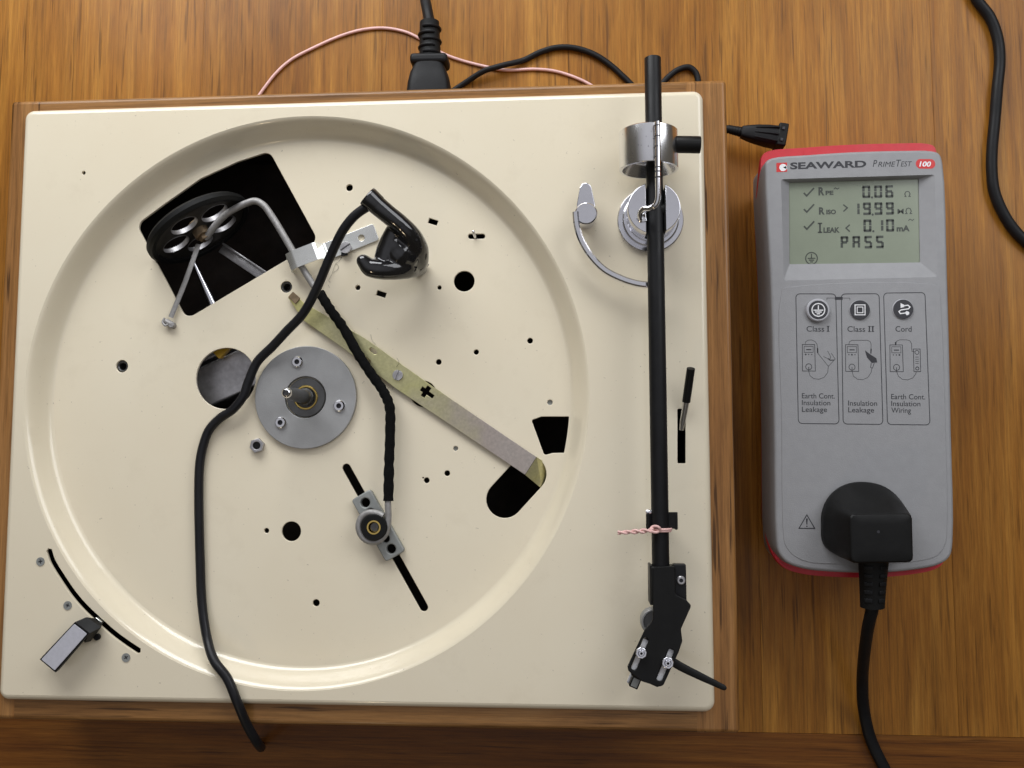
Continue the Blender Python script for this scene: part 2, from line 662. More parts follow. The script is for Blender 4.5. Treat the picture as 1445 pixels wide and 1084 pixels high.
def screw_head(name, c, r, h, mat, parent, drive='hex', axis=(0, 0, 1), rot=0.3, dark='darksteel'):
    """a fastener: turned head with a real recess"""
    bm = NB()
    c = Vector(c)
    rc = r * 0.45
    if drive == 'hex':
        lathe(bm, [(r, 0), (r, h * 0.6), (r * 0.8, h), (rc, h), (rc * 0.95, h * 0.3), (0.02, h * 0.3)], c, axis, 24)
    elif drive == 'slot':
        base = ngon(c, r, 28)
        dx = Vector((math.cos(rot), math.sin(rot)))
        q = Vector((-dx.y, dx.x))
        for s in (1, -1):
            half = [p for p in (Vector((c.x, c.y)) + dx * (r * math.cos(t) * 1.0) * 1.0 + q * (r * math.sin(t)) for t in
                    [math.asin(0.17) * s + (math.pi - 2 * math.asin(0.17)) * s * k / 14 for k in range(15)])]
            slab(bm, [half], c.z, c.z + h, 0.12)
        cyl(bm, c, c + Vector((0, 0, h * 0.45)), r * 0.96, n=24)
    elif drive == 'cross':
        loops = [ngon(c, r, 28)]
        a = r * 0.5
        w = r * 0.14
        cs = [(a, w), (w, w), (w, a), (-w, a), (-w, w), (-a, w), (-a, -w), (-w, -w), (-w, -a), (w, -a), (w, -w), (a, -w)]
        ca, sa = math.cos(rot), math.sin(rot)
        loops.append([Vector((c.x + x * ca - y * sa, c.y + x * sa + y * ca)) for x, y in cs])
        slab(bm, loops, c.z, c.z + h, 0.0)
        lathe(bm, [(r * 0.7, 0), (r * 0.7, 0.02)], c - Vector((0, 0, 0.03)), axis, 20)
    elif drive == 'nut':
        loops = [ngon(c, r, 6, rot), ngon(c, r * 0.52, 20)]
        slab(bm, loops, c.z, c.z + h, 0.25)
    if drive in ('hex', 'cross'):
        # driver recess faces painted black for the shade inside
        lim_ = r * (0.47 if drive == 'hex' else 0.72)
        bm.normal_update()
        for f in bm.faces:
            m = f.calc_center_median() - c
            if drive == 'hex' and m.xy.length < lim_ and m.z < h * 0.97:
                f.material_index = 1
            if drive == 'cross' and m.z < 0.01 and m.xy.length < lim_:
                f.material_index = 1
    return obj(name, bm, mat, parent, mat2='ink')


# ------------------------------------------------------------------ the table
table = thing('table_top', 'varnished oak table top of lengthwise boards with a crosswise end board', None, (160, -120, -12), kind='structure')
seams = [-425, -303, -180, -57, 66, 188, 311, 426, 541, 656, 772, 890]
for a, b in zip(seams, seams[1:]):
    bm = NB()
    rbox(bm, ((a + b) / 2, 60, -12), (b - a - 0.06, 849.9, 24), 0.12, seg=1)
    obj('plank', bm, 'table_y', table)
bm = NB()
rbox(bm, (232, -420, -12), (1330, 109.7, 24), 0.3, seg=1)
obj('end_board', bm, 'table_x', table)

# ------------------------------------------------------------------ the turntable
SPX, SPY = 164.8, -165.7
TT = thing('turntable', 'cream enamel turntable in an oak plinth, its platter taken off', 'turntable', (192.5, -165, 0))
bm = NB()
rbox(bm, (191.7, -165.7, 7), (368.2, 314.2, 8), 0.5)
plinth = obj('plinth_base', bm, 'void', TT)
PX0, PX1, PY0, PY1 = -10.5, 398, -341.5, 7
for (x0, x1) in ((PX0, 7.5), (376, PX1)):
    bm = NB()
    t = 3.0
    rbox(bm, ((x0 + x1) / 2, (PY0 + PY1) / 2, 43), (x1 - x0, PY1 - PY0, 86), 2.4, seg=4, pick=(lambda m, s_=(-1 if x0 < 0 else 1): m.x * s_ > 1 or (abs(m.y) > 170 and m.z > 40)))
    obj('side_board', bm, 'oak_y', plinth)
for (y0, y1) in ((PY0, -323), (-8.5, PY1)):
    bm = NB()
    rbox(bm, (191.75, (y0 + y1) / 2, 43), (368.48, y1 - y0, 85.97), 2.4, seg=4, pick=(lambda m, s_=(-1 if y0 < -100 else 1): m.y * s_ > 1 and abs(m.x) < 1))
    obj('cross_board', bm, 'oak_x', plinth)
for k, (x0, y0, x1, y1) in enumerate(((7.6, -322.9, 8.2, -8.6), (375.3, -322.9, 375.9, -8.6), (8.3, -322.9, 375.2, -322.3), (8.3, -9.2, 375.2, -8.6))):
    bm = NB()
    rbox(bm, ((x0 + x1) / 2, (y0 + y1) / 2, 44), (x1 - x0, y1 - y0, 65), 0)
    obj('interior_shade_sheet', bm, 'void', plinth)  # thin sheets coloured dark for the shade inside the plinth

# --- top plate: flat deck, soft rolled rim, dished well, pierced floor
ZD, ZF, RO, RI = 90.0, 78.0, 157.5, 146.5
bm = NB()
NSEG = 220
circle_out = ngon((SPX, SPY), RO - 0.7, NSEG)
circle_in = ngon((SPX, SPY), RI + 0.7, NSEG)
speed_slot_mid = catmull([Vector(p) for p in [(25.86, -249.55, 90), (28.13, -255.44, 90), (34.13, -264.19, 90), (41.13, -273.28, 90), (48.01, -280.42, 90), (55.02, -286.40, 90), (63.22, -293.10, 90), (71.35, -298.63, 90), (78.61, -303.04, 90)]], 4)
sl_a, sl_b = [], []
for i, p in enumerate(speed_slot_mid):
    t = (speed_slot_mid[min(i + 1, len(speed_slot_mid) - 1)] - speed_slot_mid[max(i - 1, 0)]).normalized()
    q = Vector((-t.y, t.x, 0))
    sl_a.append((p + q * 1.6))
    sl_b.append((p - q * 1.6))
e0, e1 = speed_slot_mid[0], speed_slot_mid[-1]
t0 = (speed_slot_mid[0] - speed_slot_mid[1]).normalized()
t1 = (speed_slot_mid[-1] - speed_slot_mid[-2]).normalized()
speed_slot = sl_a + [e1 + t1 * 1.0] + sl_b[::-1] + [e0 + t0 * 1.0]
deck_holes = [circle_out, speed_slot,
              ngon((37.26, -38.06, 90), 1.1, 16),
              [p for p in rpoly([(368.17, -173.76, 90), (372.44, -173.79, 90), (371.94, -202.51, 90), (367.70, -202.50, 90)], 0.6, 3)],
              ngon((357.65, -232.46, 90), 3.0, 20)]
edge_in = 3.4
slab(bm, [rrect(edge_in - 0.5, -330.25 + edge_in - 0.5, 385.5 - edge_in, 0.5 - edge_in, 2.4, 8)] + deck_holes, ZD - 1.8, ZD, 0.2)
rings = []
for k in range(7):
    a = k / 6 * math.pi / 2
    ins = edge_in * (1 - math.sin(a))
    z = ZD - edge_in * (1 - math.cos(a))
    rings.append([Vector((p.x, p.y, z)) for p in rrect(ins, -330.25 + ins, 385 - ins, -ins, 5.6 - ins, 8)])
rings.append([Vector((p.x, p.y, ZD - 4.6)) for p in rrect(0, -330.25, 385, 0, 5.6, 8)])
loft(bm, rings, False, False)
prof = []
for k in range(21):
    s = k / 20
    z = ZD - (ZD - ZF) * (s * s * (3 - 2 * s))
    r = RO + (RI - RO) * s
    prof.append((r, z))
rr = [[Vector((SPX + r * math.cos(2 * math.pi * i / NSEG), SPY + r * math.sin(2 * math.pi * i / NSEG), z)) for i in range(NSEG)] for r, z in prof]
loft(bm, rr, False, False)
floor_holes = [circle_in,
               rpoly([(63.14, -65.30, 78), (79.24, -53.58, 78), (100.31, -39.07, 78), (121.78, -29.76, 78), (140.36, -24.03, 78), (169.77, -76.83, 78), (94.33, -120.64, 78)], [5, 0, 0, 0, 5, 5, 5], 6),
               ngon((118.09, -154.56, 78), 17.24, 40)]
for (cx_, cy_), r_ in zip([(151.87, -102.96), (187.27, -46.48), (57.42, -147.21), (157.37, -239.70), (143.37, -239.37), (171.96, -278.43), (252.99, -101.28), (239.07, -104.67), (192.91, -103.98), (259.82, -141.10), (289.66, -135.10), (238.90, -146.43), (243.93, -207.81), (232.59, -211.68), (230.61, -210.32), (300.43, -169.22), (248.57, -194.26)], (8.5, 5, 9, 14, 3.6, 5, 15, 3, 3.6, 3.7, 4, 4, 4, 4, 1.2, 3.8, 3.4)):
    floor_holes.append(ngon((cx_, cy_), r_ * 0.387, 24))
floor_holes.append(ngon((230.49, -164.09, 78), 7.17, 32))
floor_holes.append(rect_at((235.26, -67.12, 78), 5.42, 2.91, R(-19)))
floor_holes.append(rect_at((206.26, -107.80, 78), 5.42, 2.91, R(-19)))
floor_holes.append(stadium((256.50, -75.83, 78), (263.27, -75.96, 78), 1.43))
floor_holes.append(stadium((275.49, -222.03, 78), (288.28, -208.21, 78), 10.07, 14))
floor_holes.append(rpoly([(290.30, -178.88, 78), (295.74, -176.96, 78), (311.41, -177.04, 78), (310.32, -196.71, 78), (301.84, -196.88, 78), (297.20, -198.03, 78)], [1, 1, 1, 1, 1, 1.5], 4))
floor_holes.append(stadium((187.78, -204.86, 78), (231.48, -280.13, 78), 2.32))
slab(bm, floor_holes, ZF - 1.9, ZF, 0.3)
top_plate = obj('top_plate', bm, 'cream', TT, sharp=40)

# blind plugs under two of the small holes
for p in [(300.37, -169.09, 76), (248.31, -194.23, 76)]:
    bm = NB()
    cyl(bm, (p[0], p[1], 74.5), (p[0], p[1], 76.6), 1.9, n=20)
    obj('blind_rivet', bm, 'block', TT)
# rubber grommet rings seen in two holes
for p, r_ in zip([(151.87, -102.96, 78), (57.42, -147.21, 78)], (3.2, 3.3)):
    bm = NB()
    ringdisc(bm, (p[0], p[1], 70), 2.1, r_ - 0.05, 7.2, n=28, bev=0.4)
    obj('grommet', bm, 'darksteel', TT)

# --- motor and linkage below the deck
bm = NB()
c = Vector((104.76, -155.73, 50))
rbox(bm, c, (60, 24, 26), 1.5, R(24))
rbox(bm, c + Vector((-8, 15, 6)), (60, 5, 10), 0.8, R(24))
motor = obj('motor_casing', bm, 'steel', TT)
bm = NB()
slab(bm, [rpoly([(102.13, -133.99, 66), (119.76, -132.93, 66), (110.77, -142.73, 66)], 1.0, 3)], 66, 70, 0.3)
obj('capacitor', bm, 'yellowcap', motor)
bm = NB()
tube(bm, [(89.25, -83.71, 58), (93.94, -95.55, 55), (99.68, -110.99, 50)], 0, n=20, sub=6, rad=[0.9, 1.9, 3.4])
obj('tapered_motor_shaft', bm, 'satin', TT)
bm = NB()
pa, pb = Vector((101.81, -72.61, 48)), Vector((135.13, -94.73, 52))
d = (pb - pa)
rbox(bm, (pa + pb) / 2, (d.length, 6.4, 2.0), 0.4, M=d.to_track_quat('X', 'Z').to_matrix())
off = Vector((-d.y, d.x, 0)).normalized() * 2.6
rbox(bm, (pa + pb) / 2 + off + Vector((0, 0, 1.8)), (d.length, 1.2, 2.4), 0.2, M=d.to_track_quat('X', 'Z').to_matrix())
obj('motor_mounting_bar', bm, 'steel', TT)

# --- idler wheel, standing upright in its opening
wc = Vector((100.56, -68.58, 79))
wd_ = Vector((math.cos(0.59), math.sin(0.59), 0))
wd_.z = 0
wd_.normalize()
wax = Vector((wd_.y, -wd_.x, 0))                 # wheel axle, towards the spindle
if wax.dot(Vector((1, -1, 0))) < 0:
    wax = -wax
RW = 31.0
TIL = R(1)
wup = Vector((0, 0, 1)) * math.cos(TIL) - wax * math.sin(TIL)      # the wheel leans back a little
wax = wax * math.cos(TIL) + Vector((0, 0, 1)) * math.sin(TIL)
Mw = Matrix(((wd_.x, wup.x, wax.x, wc.x), (wd_.y, wup.y, wax.y, wc.y), (wd_.z, wup.z, wax.z, wc.z), (0, 0, 0, 1)))
bm = NB()
loops = [ngon((0, 0), RW - 3.4, 48), ngon((0, 0), 2.2, 16)]
for k in range(5):
    a = R(72 * k + 100)
    loops.append(ngon((15.4 * math.cos(a), 15.4 * math.sin(a)), 7.9, 28))
slab(bm, loops, -1.1, 1.1, 0.25, M=Mw)
wheel = obj('idler_wheel', bm, 'wheelgrey', TT)
bm = NB()
lathe(bm, [(RW - 3.8, -2.4), (RW - 1.4, -2.8), (RW, -1.2), (RW, 1.2), (RW - 1.4, 2.8), (RW - 3.8, 2.4)], wc, wax, 64, closed=True)
obj('tyre', bm, 'rubber', wheel)
for k in range(5):
    a = R(72 * k + 100)
    cc = wc + wd_ * (15.4 * math.cos(a)) + wup * (15.4 * math.sin(a))
    bm = NB()
    lathe(bm, [(7.7, -1.35), (8.0, -1.35), (8.0, 1.35), (7.7, 1.35)], cc, wax, 32, closed=True)
    obj('hole_rim', bm, 'steel', wheel)
bm = NB()
cyl(bm, wc - wax * 4, wc + wax * 5.5, 4.6, n=24, bev=0.6)
cyl(bm, wc + wax * 5.5, wc + wax * 8, 3.1, n=6, bev=0.3)
obj('hub', bm, 'dirtybrass', wheel)
bm = NB()
hub_end = wc + wax * 7
tube(bm, [hub_end] + [(117.48, -62.18, 83), (130.61, -55.94, 84.50), (135.68, -55.17, 85), (140.22, -57.71, 85), (145.11, -64.21, 84.60), (154.56, -79.62, 84), (163.14, -94.14, 83.40), (172.66, -108.70, 83.40)], 1.95, n=14, sub=8)
obj('idler_arm_rod', bm, 'dullrod', TT)
bm = NB()
pts = [(99.71, -77.34, 77), (93.97, -98.73, 79.60), (86.28, -119.90, 80.40)]
tube(bm, pts, 1.5, n=10, sub=4, flat=0.45, up=(0, 0, 1))
obj('spring_link', bm, 'dullrod', TT)
bm = NB()
p = Vector((85.37, -123.06, 80))
cyl(bm, p + Vector((-2.4, 1.2, 0)), p + Vector((2.8, -1.6, 0)), 1.7, n=16, bev=0.5)
cyl(bm, (p.x + 1.6, p.y - 1.2, 77.5), (p.x + 1.6, p.y - 1.2, 81.6), 1.8, n=16, bev=0.5)
tube(bm, [p + Vector((-2.6, 2.8, 0.5)), p + Vector((-3.4, 0.4, 1.2)), p + Vector((-1.6, -1.6, 1.4)), p + Vector((0.4, -0.4, 1.0))], 0.6, n=8)
obj('link_pivot', bm, 'dullrod', TT)

# --- saddle clamp that carries the idler arm
A0, A1 = Vector((155.13, -90.85, 80)), Vector((202.68, -72.67, 80))
d = A1 - A0
d.z = 0
Lc = d.length
d.normalize()
q = Vector((-d.y, d.x, 0))
HW = 5.0


def strip(bm, prof, thick, hw):
    """bent sheet-metal strip: profile is (distance along, height)"""
    top, bot = [], []
    for i, (s, z) in enumerate(prof):
        s0, z0 = prof[max(i - 1, 0)]
        s1, z1 = prof[min(i + 1, len(prof) - 1)]
        t = Vector((s1 - s0, z1 - z0)).normalized()
        top.append((s - t.y * thick, z + t.x * thick))
        bot.append((s, z))
    rings = []
    for a, b in zip(top, bot):
        rings.append([A0 + d * a[0] + q * hw + Vector((0, 0, a[1] - A0.z)), A0 + d * a[0] - q * hw + Vector((0, 0, a[1] - A0.z)),
                      A0 + d * b[0] - q * hw + Vector((0, 0, b[1] - A0.z)), A0 + d * b[0] + q * hw + Vector((0, 0, b[1] - A0.z))])
    loft(bm, rings)


bm = NB()
strip(bm, [(0, 77.8), (0.2, 83), (0.8, 85.4), (4.2, 86.8), (5.0, 86.9), (16.5, 86.6), (17.5, 86.2), (20.5, 79.2), (21.6, 78.4), (23, 78.2)], 0.8, HW)
cl = obj('arm_clamp', bm, 'bright', TT, sharp=22)
bm = NB()
ta = A0 + d * 22.5
tb = A0 + d * (Lc + 0.6)
outline = rpoly([ta - q * HW, tb - q * HW, tb + q * HW, ta + q * HW], [0.2, 1.4, 1.4, 0.2], 4)
slab(bm, [outline, ngon((194.81, -75.92, 79), 1.9, 20)], 78.1, 79.3, 0.15)
obj('fixing_tab', bm, 'bright', cl)
p = Vector((186.24, -81.67, 80))
screw_head('screw', (p.x, p.y, 79.2), 3.3, 2.2, 'steel', cl, 'slot', rot=R(35))
bm = NB()
slab(bm, [rect_at((185.48, -85.10, 80), 3.6, 2.0, R(5))], 79.4, 80.6, 0.2)
obj('locking_tag', bm, 'lead', cl)

# --- zinc-plated change lever lying across the floor
bm = NB()
outline = [Vector(p[:2]) for p in [(156.65, -106.44, 80), (162.44, -112.36, 80), (198.18, -133.19, 80), (235.73, -159.97, 80), (293.03, -198.99, 80), (286.84, -208.57, 80), (241.34, -178.35, 80), (215.20, -161, 80), (187.05, -139.43, 80), (162.62, -122.40, 80), (153.87, -109.63, 80)]]
c0 = Vector((232.20, -163.08, 80))
la = math.atan2(*( (Vector((286.84, -208.57, 80)) - Vector((187.05, -139.43, 80))).yx ))
u = Vector((math.cos(la), math.sin(la)))
v = Vector((-u.y, u.x))
cut = [(-3.2, -1.2), (-3.2, 1.4), (-1.2, 1.4), (-1.2, 3.4), (1.4, 3.4), (1.4, 1.1), (5.2, 1.1), (5.2, -1.1), (1.4, -1.1), (1.4, -3.2), (-1.2, -3.2), (-1.2, -1.2)]
cross = [Vector(c0[:2]) + u * a + v * b for a, b in cut]
o1 = Vector((202.65, -140.18, 80)).xy
o2 = Vector((199.12, -145.29, 80)).xy
slab(bm, [outline, cross, stadium(o1 - u * 1.4, o1 + u * 1.4, 1.15), stadium(o2 - u * 1.4, o2 + u * 1.4, 1.15)], 79.4, 80.6, 0.15)
lever = obj('change_lever', bm, 'zinc', TT)
bm = NB()
pr = [Vector(p) for p in [(293.15, -199.11, 80), (286.96, -208.68, 80)]]
pe = [Vector(p) for p in [(299.77, -203.24, 74.50), (295.83, -216.37, 74.50)]]
loft(bm, [[pr[0] + Vector((0, 0, .6)), pr[1] + Vector((0, 0, .6)), pr[1] - Vector((0, 0, .6)), pr[0] - Vector((0, 0, .6))],
          [pe[0] + Vector((0, 0, .6)), pe[1] + Vector((0, 0, .6)), pe[1] - Vector((0, 0, .6)), pe[0] - Vector((0, 0, .6))]])
obj('bent_end', bm, 'zinc', lever)
bm = NB()
slab(bm, [rpoly([(153.98, -109.40, 81), (156.76, -106.23, 81), (161.08, -110.11, 81), (158.31, -113.48, 81)], 0.6, 3)], 80.55, 81.4, 0.15)
obj('bent_tab', bm, 'dirtybrass', lever)
p = Vector((216.72, -153.93, 80))
screw_head('screw', (p.x, p.y, 80.55), 2.9, 1.6, 'steel', lever, 'slot', rot=R(70))

# --- sleeved control rod down to the slider
bm = NB()
sl = [(172.98, -107.73, 84.60), (179.25, -117.43, 85), (186.73, -127.51, 85.60), (195.40, -142.22, 86.20), (203.02, -153.62, 86.20), (209.40, -162.61, 86.20), (213.21, -171.16, 86.20), (213.74, -184.67, 86.20), (213.42, -202.71, 86.60), (213.31, -222.52, 87)]
C = catmull(sl, 7)
tube(bm, C, 0, n=14, sub=1, rad=[2.75 + 0.22 * math.sin(i * 2.1) + random.uniform(-.12, .12) for i in range(len(C))], flat=0.8, up=(0, 0, 1))
slv = obj('cloth_sleeve', bm, 'sleeve', TT)
bm = NB()
tube(bm, [(213.08, -218.34, 87), (213.19, -225.55, 87), (213.40, -231.63, 86.60), (212.71, -236.58, 86.20), (210.78, -241.52, 86), (206.75, -244.38, 86), (201.71, -243.83, 86), (197.98, -240.06, 86), (197.07, -235.12, 86.20), (198.93, -230.93, 86.40), (202.88, -228.81, 86.80), (207.19, -229.17, 87), (210.77, -230.65, 87.40)], 1.75, n=12, sub=6)
obj('hooked_rod_end', bm, 'dullrod', slv)

# --- slider block riding in the long slot
ba, bb = Vector((196.95, -219.30, 82)), Vector((216.46, -252.65, 82))
ang = math.atan2(bb.y - ba.y, bb.x - ba.x)
mid = (ba + bb) / 2
Lb = (bb - ba).length
Mb = Matrix.Translation((mid.x, mid.y, 0)) @ Matrix.Rotation(ang, 4, 'Z')
bm = NB()
loops = [rrect(-Lb / 2, -6.0, Lb / 2, 6.0, 1.6, 4)]
for x_, r_ in ((-14.2, 2.55), (14.6, 2.55)):
    loops.append(ngon((x_, 0), r_, 24))
for x_, r_ in ((-8.0, 2.2), (8.2, 2.2)):
    loops.append(ngon((x_, 0), r_, 20))
slab(bm, loops, 78.05, 82.4, 0.7, M=Mb)
blk = obj('slider_block', bm, 'block', TT)
p = Vector((206.01, -236.52, 90))
bm = NB()
lathe(bm, [(3.1, 78.5), (7.2, 78.5), (7.2, 88.6), (6.6, 89.3), (3.9, 89.3), (3.4, 88.6)], (p.x, p.y, 0), (0, 0, 1), 40, closed=True)
hub = obj('rubber_bush', bm, 'black', TT)
bm = NB()
lathe(bm, [(2.95, 80), (3.75, 80), (3.75, 89.5), (2.95, 89.5)], (p.x, p.y, 0), (0, 0, 1), 32, closed=True)
obj('bush_liner', bm, 'brass', hub)
bm = NB()
cyl(bm, (p.x, p.y, 78.6), (p.x, p.y, 87.2), 2.7, n=24, bev=0.5)
cyl(bm, (p.x + 1.5, p.y + 0.1, 86), (p.x + 1.5, p.y + 0.1, 88), 0.9, n=12, bev=0.3)
obj('pivot_pin', bm, 'darksteel', hub)

# --- main bearing
bm = NB()
slab(bm, [ngon((SPX, SPY), 28.6, 96), ngon((SPX, SPY), 11.6, 64)], 78.05, 81.0, 0.35)
fl = obj('bearing_flange', bm, 'alu', TT)
for p in [(160.14, -146.04, 81), (184.17, -170.69, 81), (151.35, -179.76, 81)]:
    screw_head('screw', (p[0], p[1], 80.9), 3.2, 1.7, 'chrome', fl, 'hex')
bm = NB()
lathe(bm, [(0.1, 78.2), (10.9, 78.2), (10.9, 80.6), (10.4, 81.2), (6.9, 81.2), (6.9, 79.4), (0.1, 79.4)], (SPX + 0.3, SPY - 0.2, 0), n=56)
brg = obj('bearing_housing', bm, 'darksteel', TT)
bm = NB()
ringdisc(bm, (SPX + 0.3, SPY - 0.2, 79.2), 5.6, 6.75, 2.3, n=48)
obj('brass_bush', bm, 'brass', brg)
bm = NB()
lathe(bm, [(0.05, 78), (4.9, 78), (4.9, 82.5), (4.1, 83.2), (3.75, 84), (3.6, 101), (3.25, 102), (3.05, 112), (2.7, 113.4), (1.5, 114.3), (1.35, 113.0), (0.05, 112.7)], (SPX, SPY, 0), n=36)
spn = obj('spindle', bm, 'darksteel', TT)
bm = NB()
lathe(bm, [(1.45, 112.5), (2.75, 112.6), (2.75, 113.6), (2.3, 114.6), (1.6, 115.0), (1.4, 114.2)], (SPX, SPY, 0), n=28, closed=True)
obj('spindle_tip', bm, 'chrome', spn)

# --- loose hardware on the floor
p = Vector((137.70, -192.42, 78))
nut = screw_head('hex_nut', (p.x, p.y, 78.05), 4.1, 3.0, 'steel', TT, 'nut')
bm = NB()
cyl(bm, (p.x, p.y, 76), (p.x, p.y, 80.6), 1.9, n=18, bev=0.3)
obj('stud', bm, 'black', nut)
p = Vector((259.09, -76.08, 78))
bm = NB()
tube(bm, [(p.x, p.y, 74), (p.x, p.y, 79), Vector((258.55, -74.26, 82))], 0.9, n=10, sub=3, round_ends=True)
obj('stop_pin', bm, 'satin', TT)

# --- speed selector, lower left corner of the deck
SEL = None
bm = NB()
lab = [Vector(p) for p in [(48.13, -287.01, 101), (55.35, -292.10, 101), (38.40, -311.25, 101), (30.74, -305.67, 101)]]
top = [Vector(p) for p in [(48.29, -286.09, 101), (56.51, -291.90, 101), (38.64, -312.35, 101), (29.76, -305.68, 101)]]
low = [Vector(p) + Vector((0, 0, 0)) for p in [(45.80, -288.45, 94), (52.74, -293.98, 94), (36.89, -312.46, 94), (28.75, -307.36, 94)]]
loft(bm, [[p for p in low], [p - Vector((0, 0, 1)) for p in top], top])
neck_a = [Vector(p) for p in [(48.06, -286.16, 100.60), (56.10, -291.98, 100.60), (51.08, -297.92, 95), (46.99, -294.24, 95)]]
neck_b = [Vector(p) for p in [(52.16, -284.21, 96.50), (60.61, -289.33, 96.50), (52.58, -297.73, 92), (46.45, -293.30, 92)]]
neck_c = [Vector(p) for p in [(55.02, -285.77, 91.50), (58.29, -288.37, 91.50), (55.46, -291.10, 89), (51.37, -288.50, 89)]]
loft(bm, [neck_a, neck_b, neck_c])
SEL = obj('speed_selector', bm, 'black', TT, sharp=20)
bm = NB()
slab(bm, [rpoly(lab, 0.5, 3)], 100.95, 101.25, 0.08)
obj('silver_inlay', bm, 'silverlabel', SEL)
bm = NB()
pa = Vector((55.39, -287.43, 90.60))
rbox(bm, (pa.x, pa.y, 89.5), (4.4, 2.6, 3.4), 0.4, R(-35))
obj('lever_pin', bm, 'bright', SEL)
bm = NB()
pa = Vector((55.52, -295.63, 91))
cyl(bm, (pa.x, pa.y, 89.9), (pa.x, pa.y, 92), 1.8, n=18, bev=0.4)
obj('lock_screw', bm, 'black', SEL)
for k, p in enumerate([(21.40, -255.68, 90), (37.84, -279.19, 90), (71.62, -306.50, 90)]):
    screw_head('screw', (p[0], p[1], 90.02), 2.35, 0.3, 'block', TT, 'cross', rot=0.2 + k)
for a, b in zip([(24.39, -252.88, 89), (39.62, -274.96, 89), (68.10, -299.62, 89)], [(27.25, -258.24, 89), (44.25, -280.24, 89), (72.14, -301.82, 89)]):
    a, b = Vector(a), Vector(b)
    bm = NB()
    rbox(bm, (a + b) / 2 + Vector((-0.5, -0.5, -0.7)), ((b - a).length, 2.0, 0.8), 0.15, math.atan2(b.y - a.y, b.x - a.x))
    obj('detent_plate', bm, 'steel', TT)

# --- tonearm pillar
pc = Vector((355.23, -72.37, 93))
PCX, PCY = pc.x, pc.y
bm = NB()
lathe(bm, [(0.1, 90.02), (17.7, 90.02), (17.7, 92.6), (17.2, 93.2), (15.2, 93.2), (15.0, 94.6), (14.3, 95.0), (0.1, 95)], (PCX, PCY, 0), n=72)
base = obj('arm_base_ring', bm, 'satin', TT)
az = 111.5                                     # arm tube height
tube_a, tube_b = Vector((356.01, 8.78, 111.50)), Vector((356.29, -254.90, 111.50))
adir = (tube_b - tube_a).normalized()
aq = Vector((-adir.y, adir.x, 0))
angA = math.atan2(adir.y, adir.x)
tc_ = Vector((356.03, -72.27, 116))
bm = NB()


def seg_outline(c, r, off, side):
    """circular segment of a slotted disc, flat side `off` mm from the centre line of the arm"""
    a0 = math.asin(off / r)
    pts = []
    for k in range(25):
        a = a0 + (math.pi - 2 * a0) * k / 24
        pts.append(Vector((c.x, c.y)) + adir.xy * (r * math.cos(a)) + aq.xy * (side * r * math.sin(a)))
    return pts if side > 0 else pts[::-1]


ccx = Vector((PCX, PCY, 0))
offc = (tube_a + adir * ((ccx - tube_a).dot(adir)) - ccx)
sd = offc.dot(aq)
for side in (1, -1):
    o_ = 5.0 + (sd if side > 0 else -sd)
    slab(bm, [seg_outline(ccx, 13.4, o_, side)], 103, 116, 0.35)
lathe(bm, [(0.1, 94), (13.4, 94), (13.4, 103.3), (0.1, 103.3)], (PCX, PCY, 0), n=64)
pil = obj('arm_pillar', bm, 'satin', TT)
bm = NB()
for side in (1, -1):
    c = ccx + aq * (sd + side * 4.75)
    rbox(bm, (c.x, c.y, 108.6), (21.5, 0.5, 10.4), 0.1, angA)
obj('slot_liner', bm, 'black', pil)

# --- arm tube
bm = NB()
cyl(bm, tube_a, tube_b, 4.35, n=32, bev=0.5)
arm = obj('tonearm_tube', bm, 'armblack', TT)
bm = NB()
cyl(bm, ccx + aq * (sd + 4.9) + Vector((0, 0, az)), ccx + aq * (sd - 4.9) + Vector((0, 0, az)), 3.4, n=24)
obj('pivot_yoke', bm, 'black', arm)
# counterweight: hollow turned drum
wb, wf = Vector((353.38, -30.59, 126)), Vector((353.09, -50.89, 126))
wx = (wb.x + wf.x) / 2
Lw = wb.y - wf.y
bm = NB()
lathe(bm, [(4.4, 0), (14.6, 0), (15.2, 0.5), (15.2, Lw - 0.4), (14.9, Lw), (13.6, Lw), (12.8, Lw - 2.5), (10.5, Lw - 6.0), (4.4, Lw - 7)], (wx, wb.y, 110.5), (0, -1, 0), 72, closed=True)
cw = obj('counterweight', bm, 'turned', arm)
rnd = random.Random(3)
for (x, y) in [(339.68, -33.88), (347.03, -42.15), (348.44, -42.55), (351.96, -43.37), (360.78, -43.97), (345.66, -38.08), (348.55, -34.13), (344.14, -46.10), (350.97, -38.23), (353.48, -35.73)]:
    zz = 110.5 + math.sqrt(max(15.2 ** 2 - (x - wx) ** 2, 1))
    bm = NB()
    nrm = Vector((x - wx, 0, zz - 110.5)).normalized()
    pp = Vector((wx, y, 110.5)) + nrm * 15.17
    cyl(bm, pp, pp + nrm * 0.08, rnd.uniform(0.14, 0.3), n=8)
    obj('pit_mark', bm, 'ink', cw)
bm = NB()
pa, pb = Vector((366.71, -38.79, 114)), Vector((379.50, -39.32, 114))
cyl(bm, pa, pb, 4.35, n=28, bev=0.5)
obj('side_weight_stub', bm, 'black', arm)
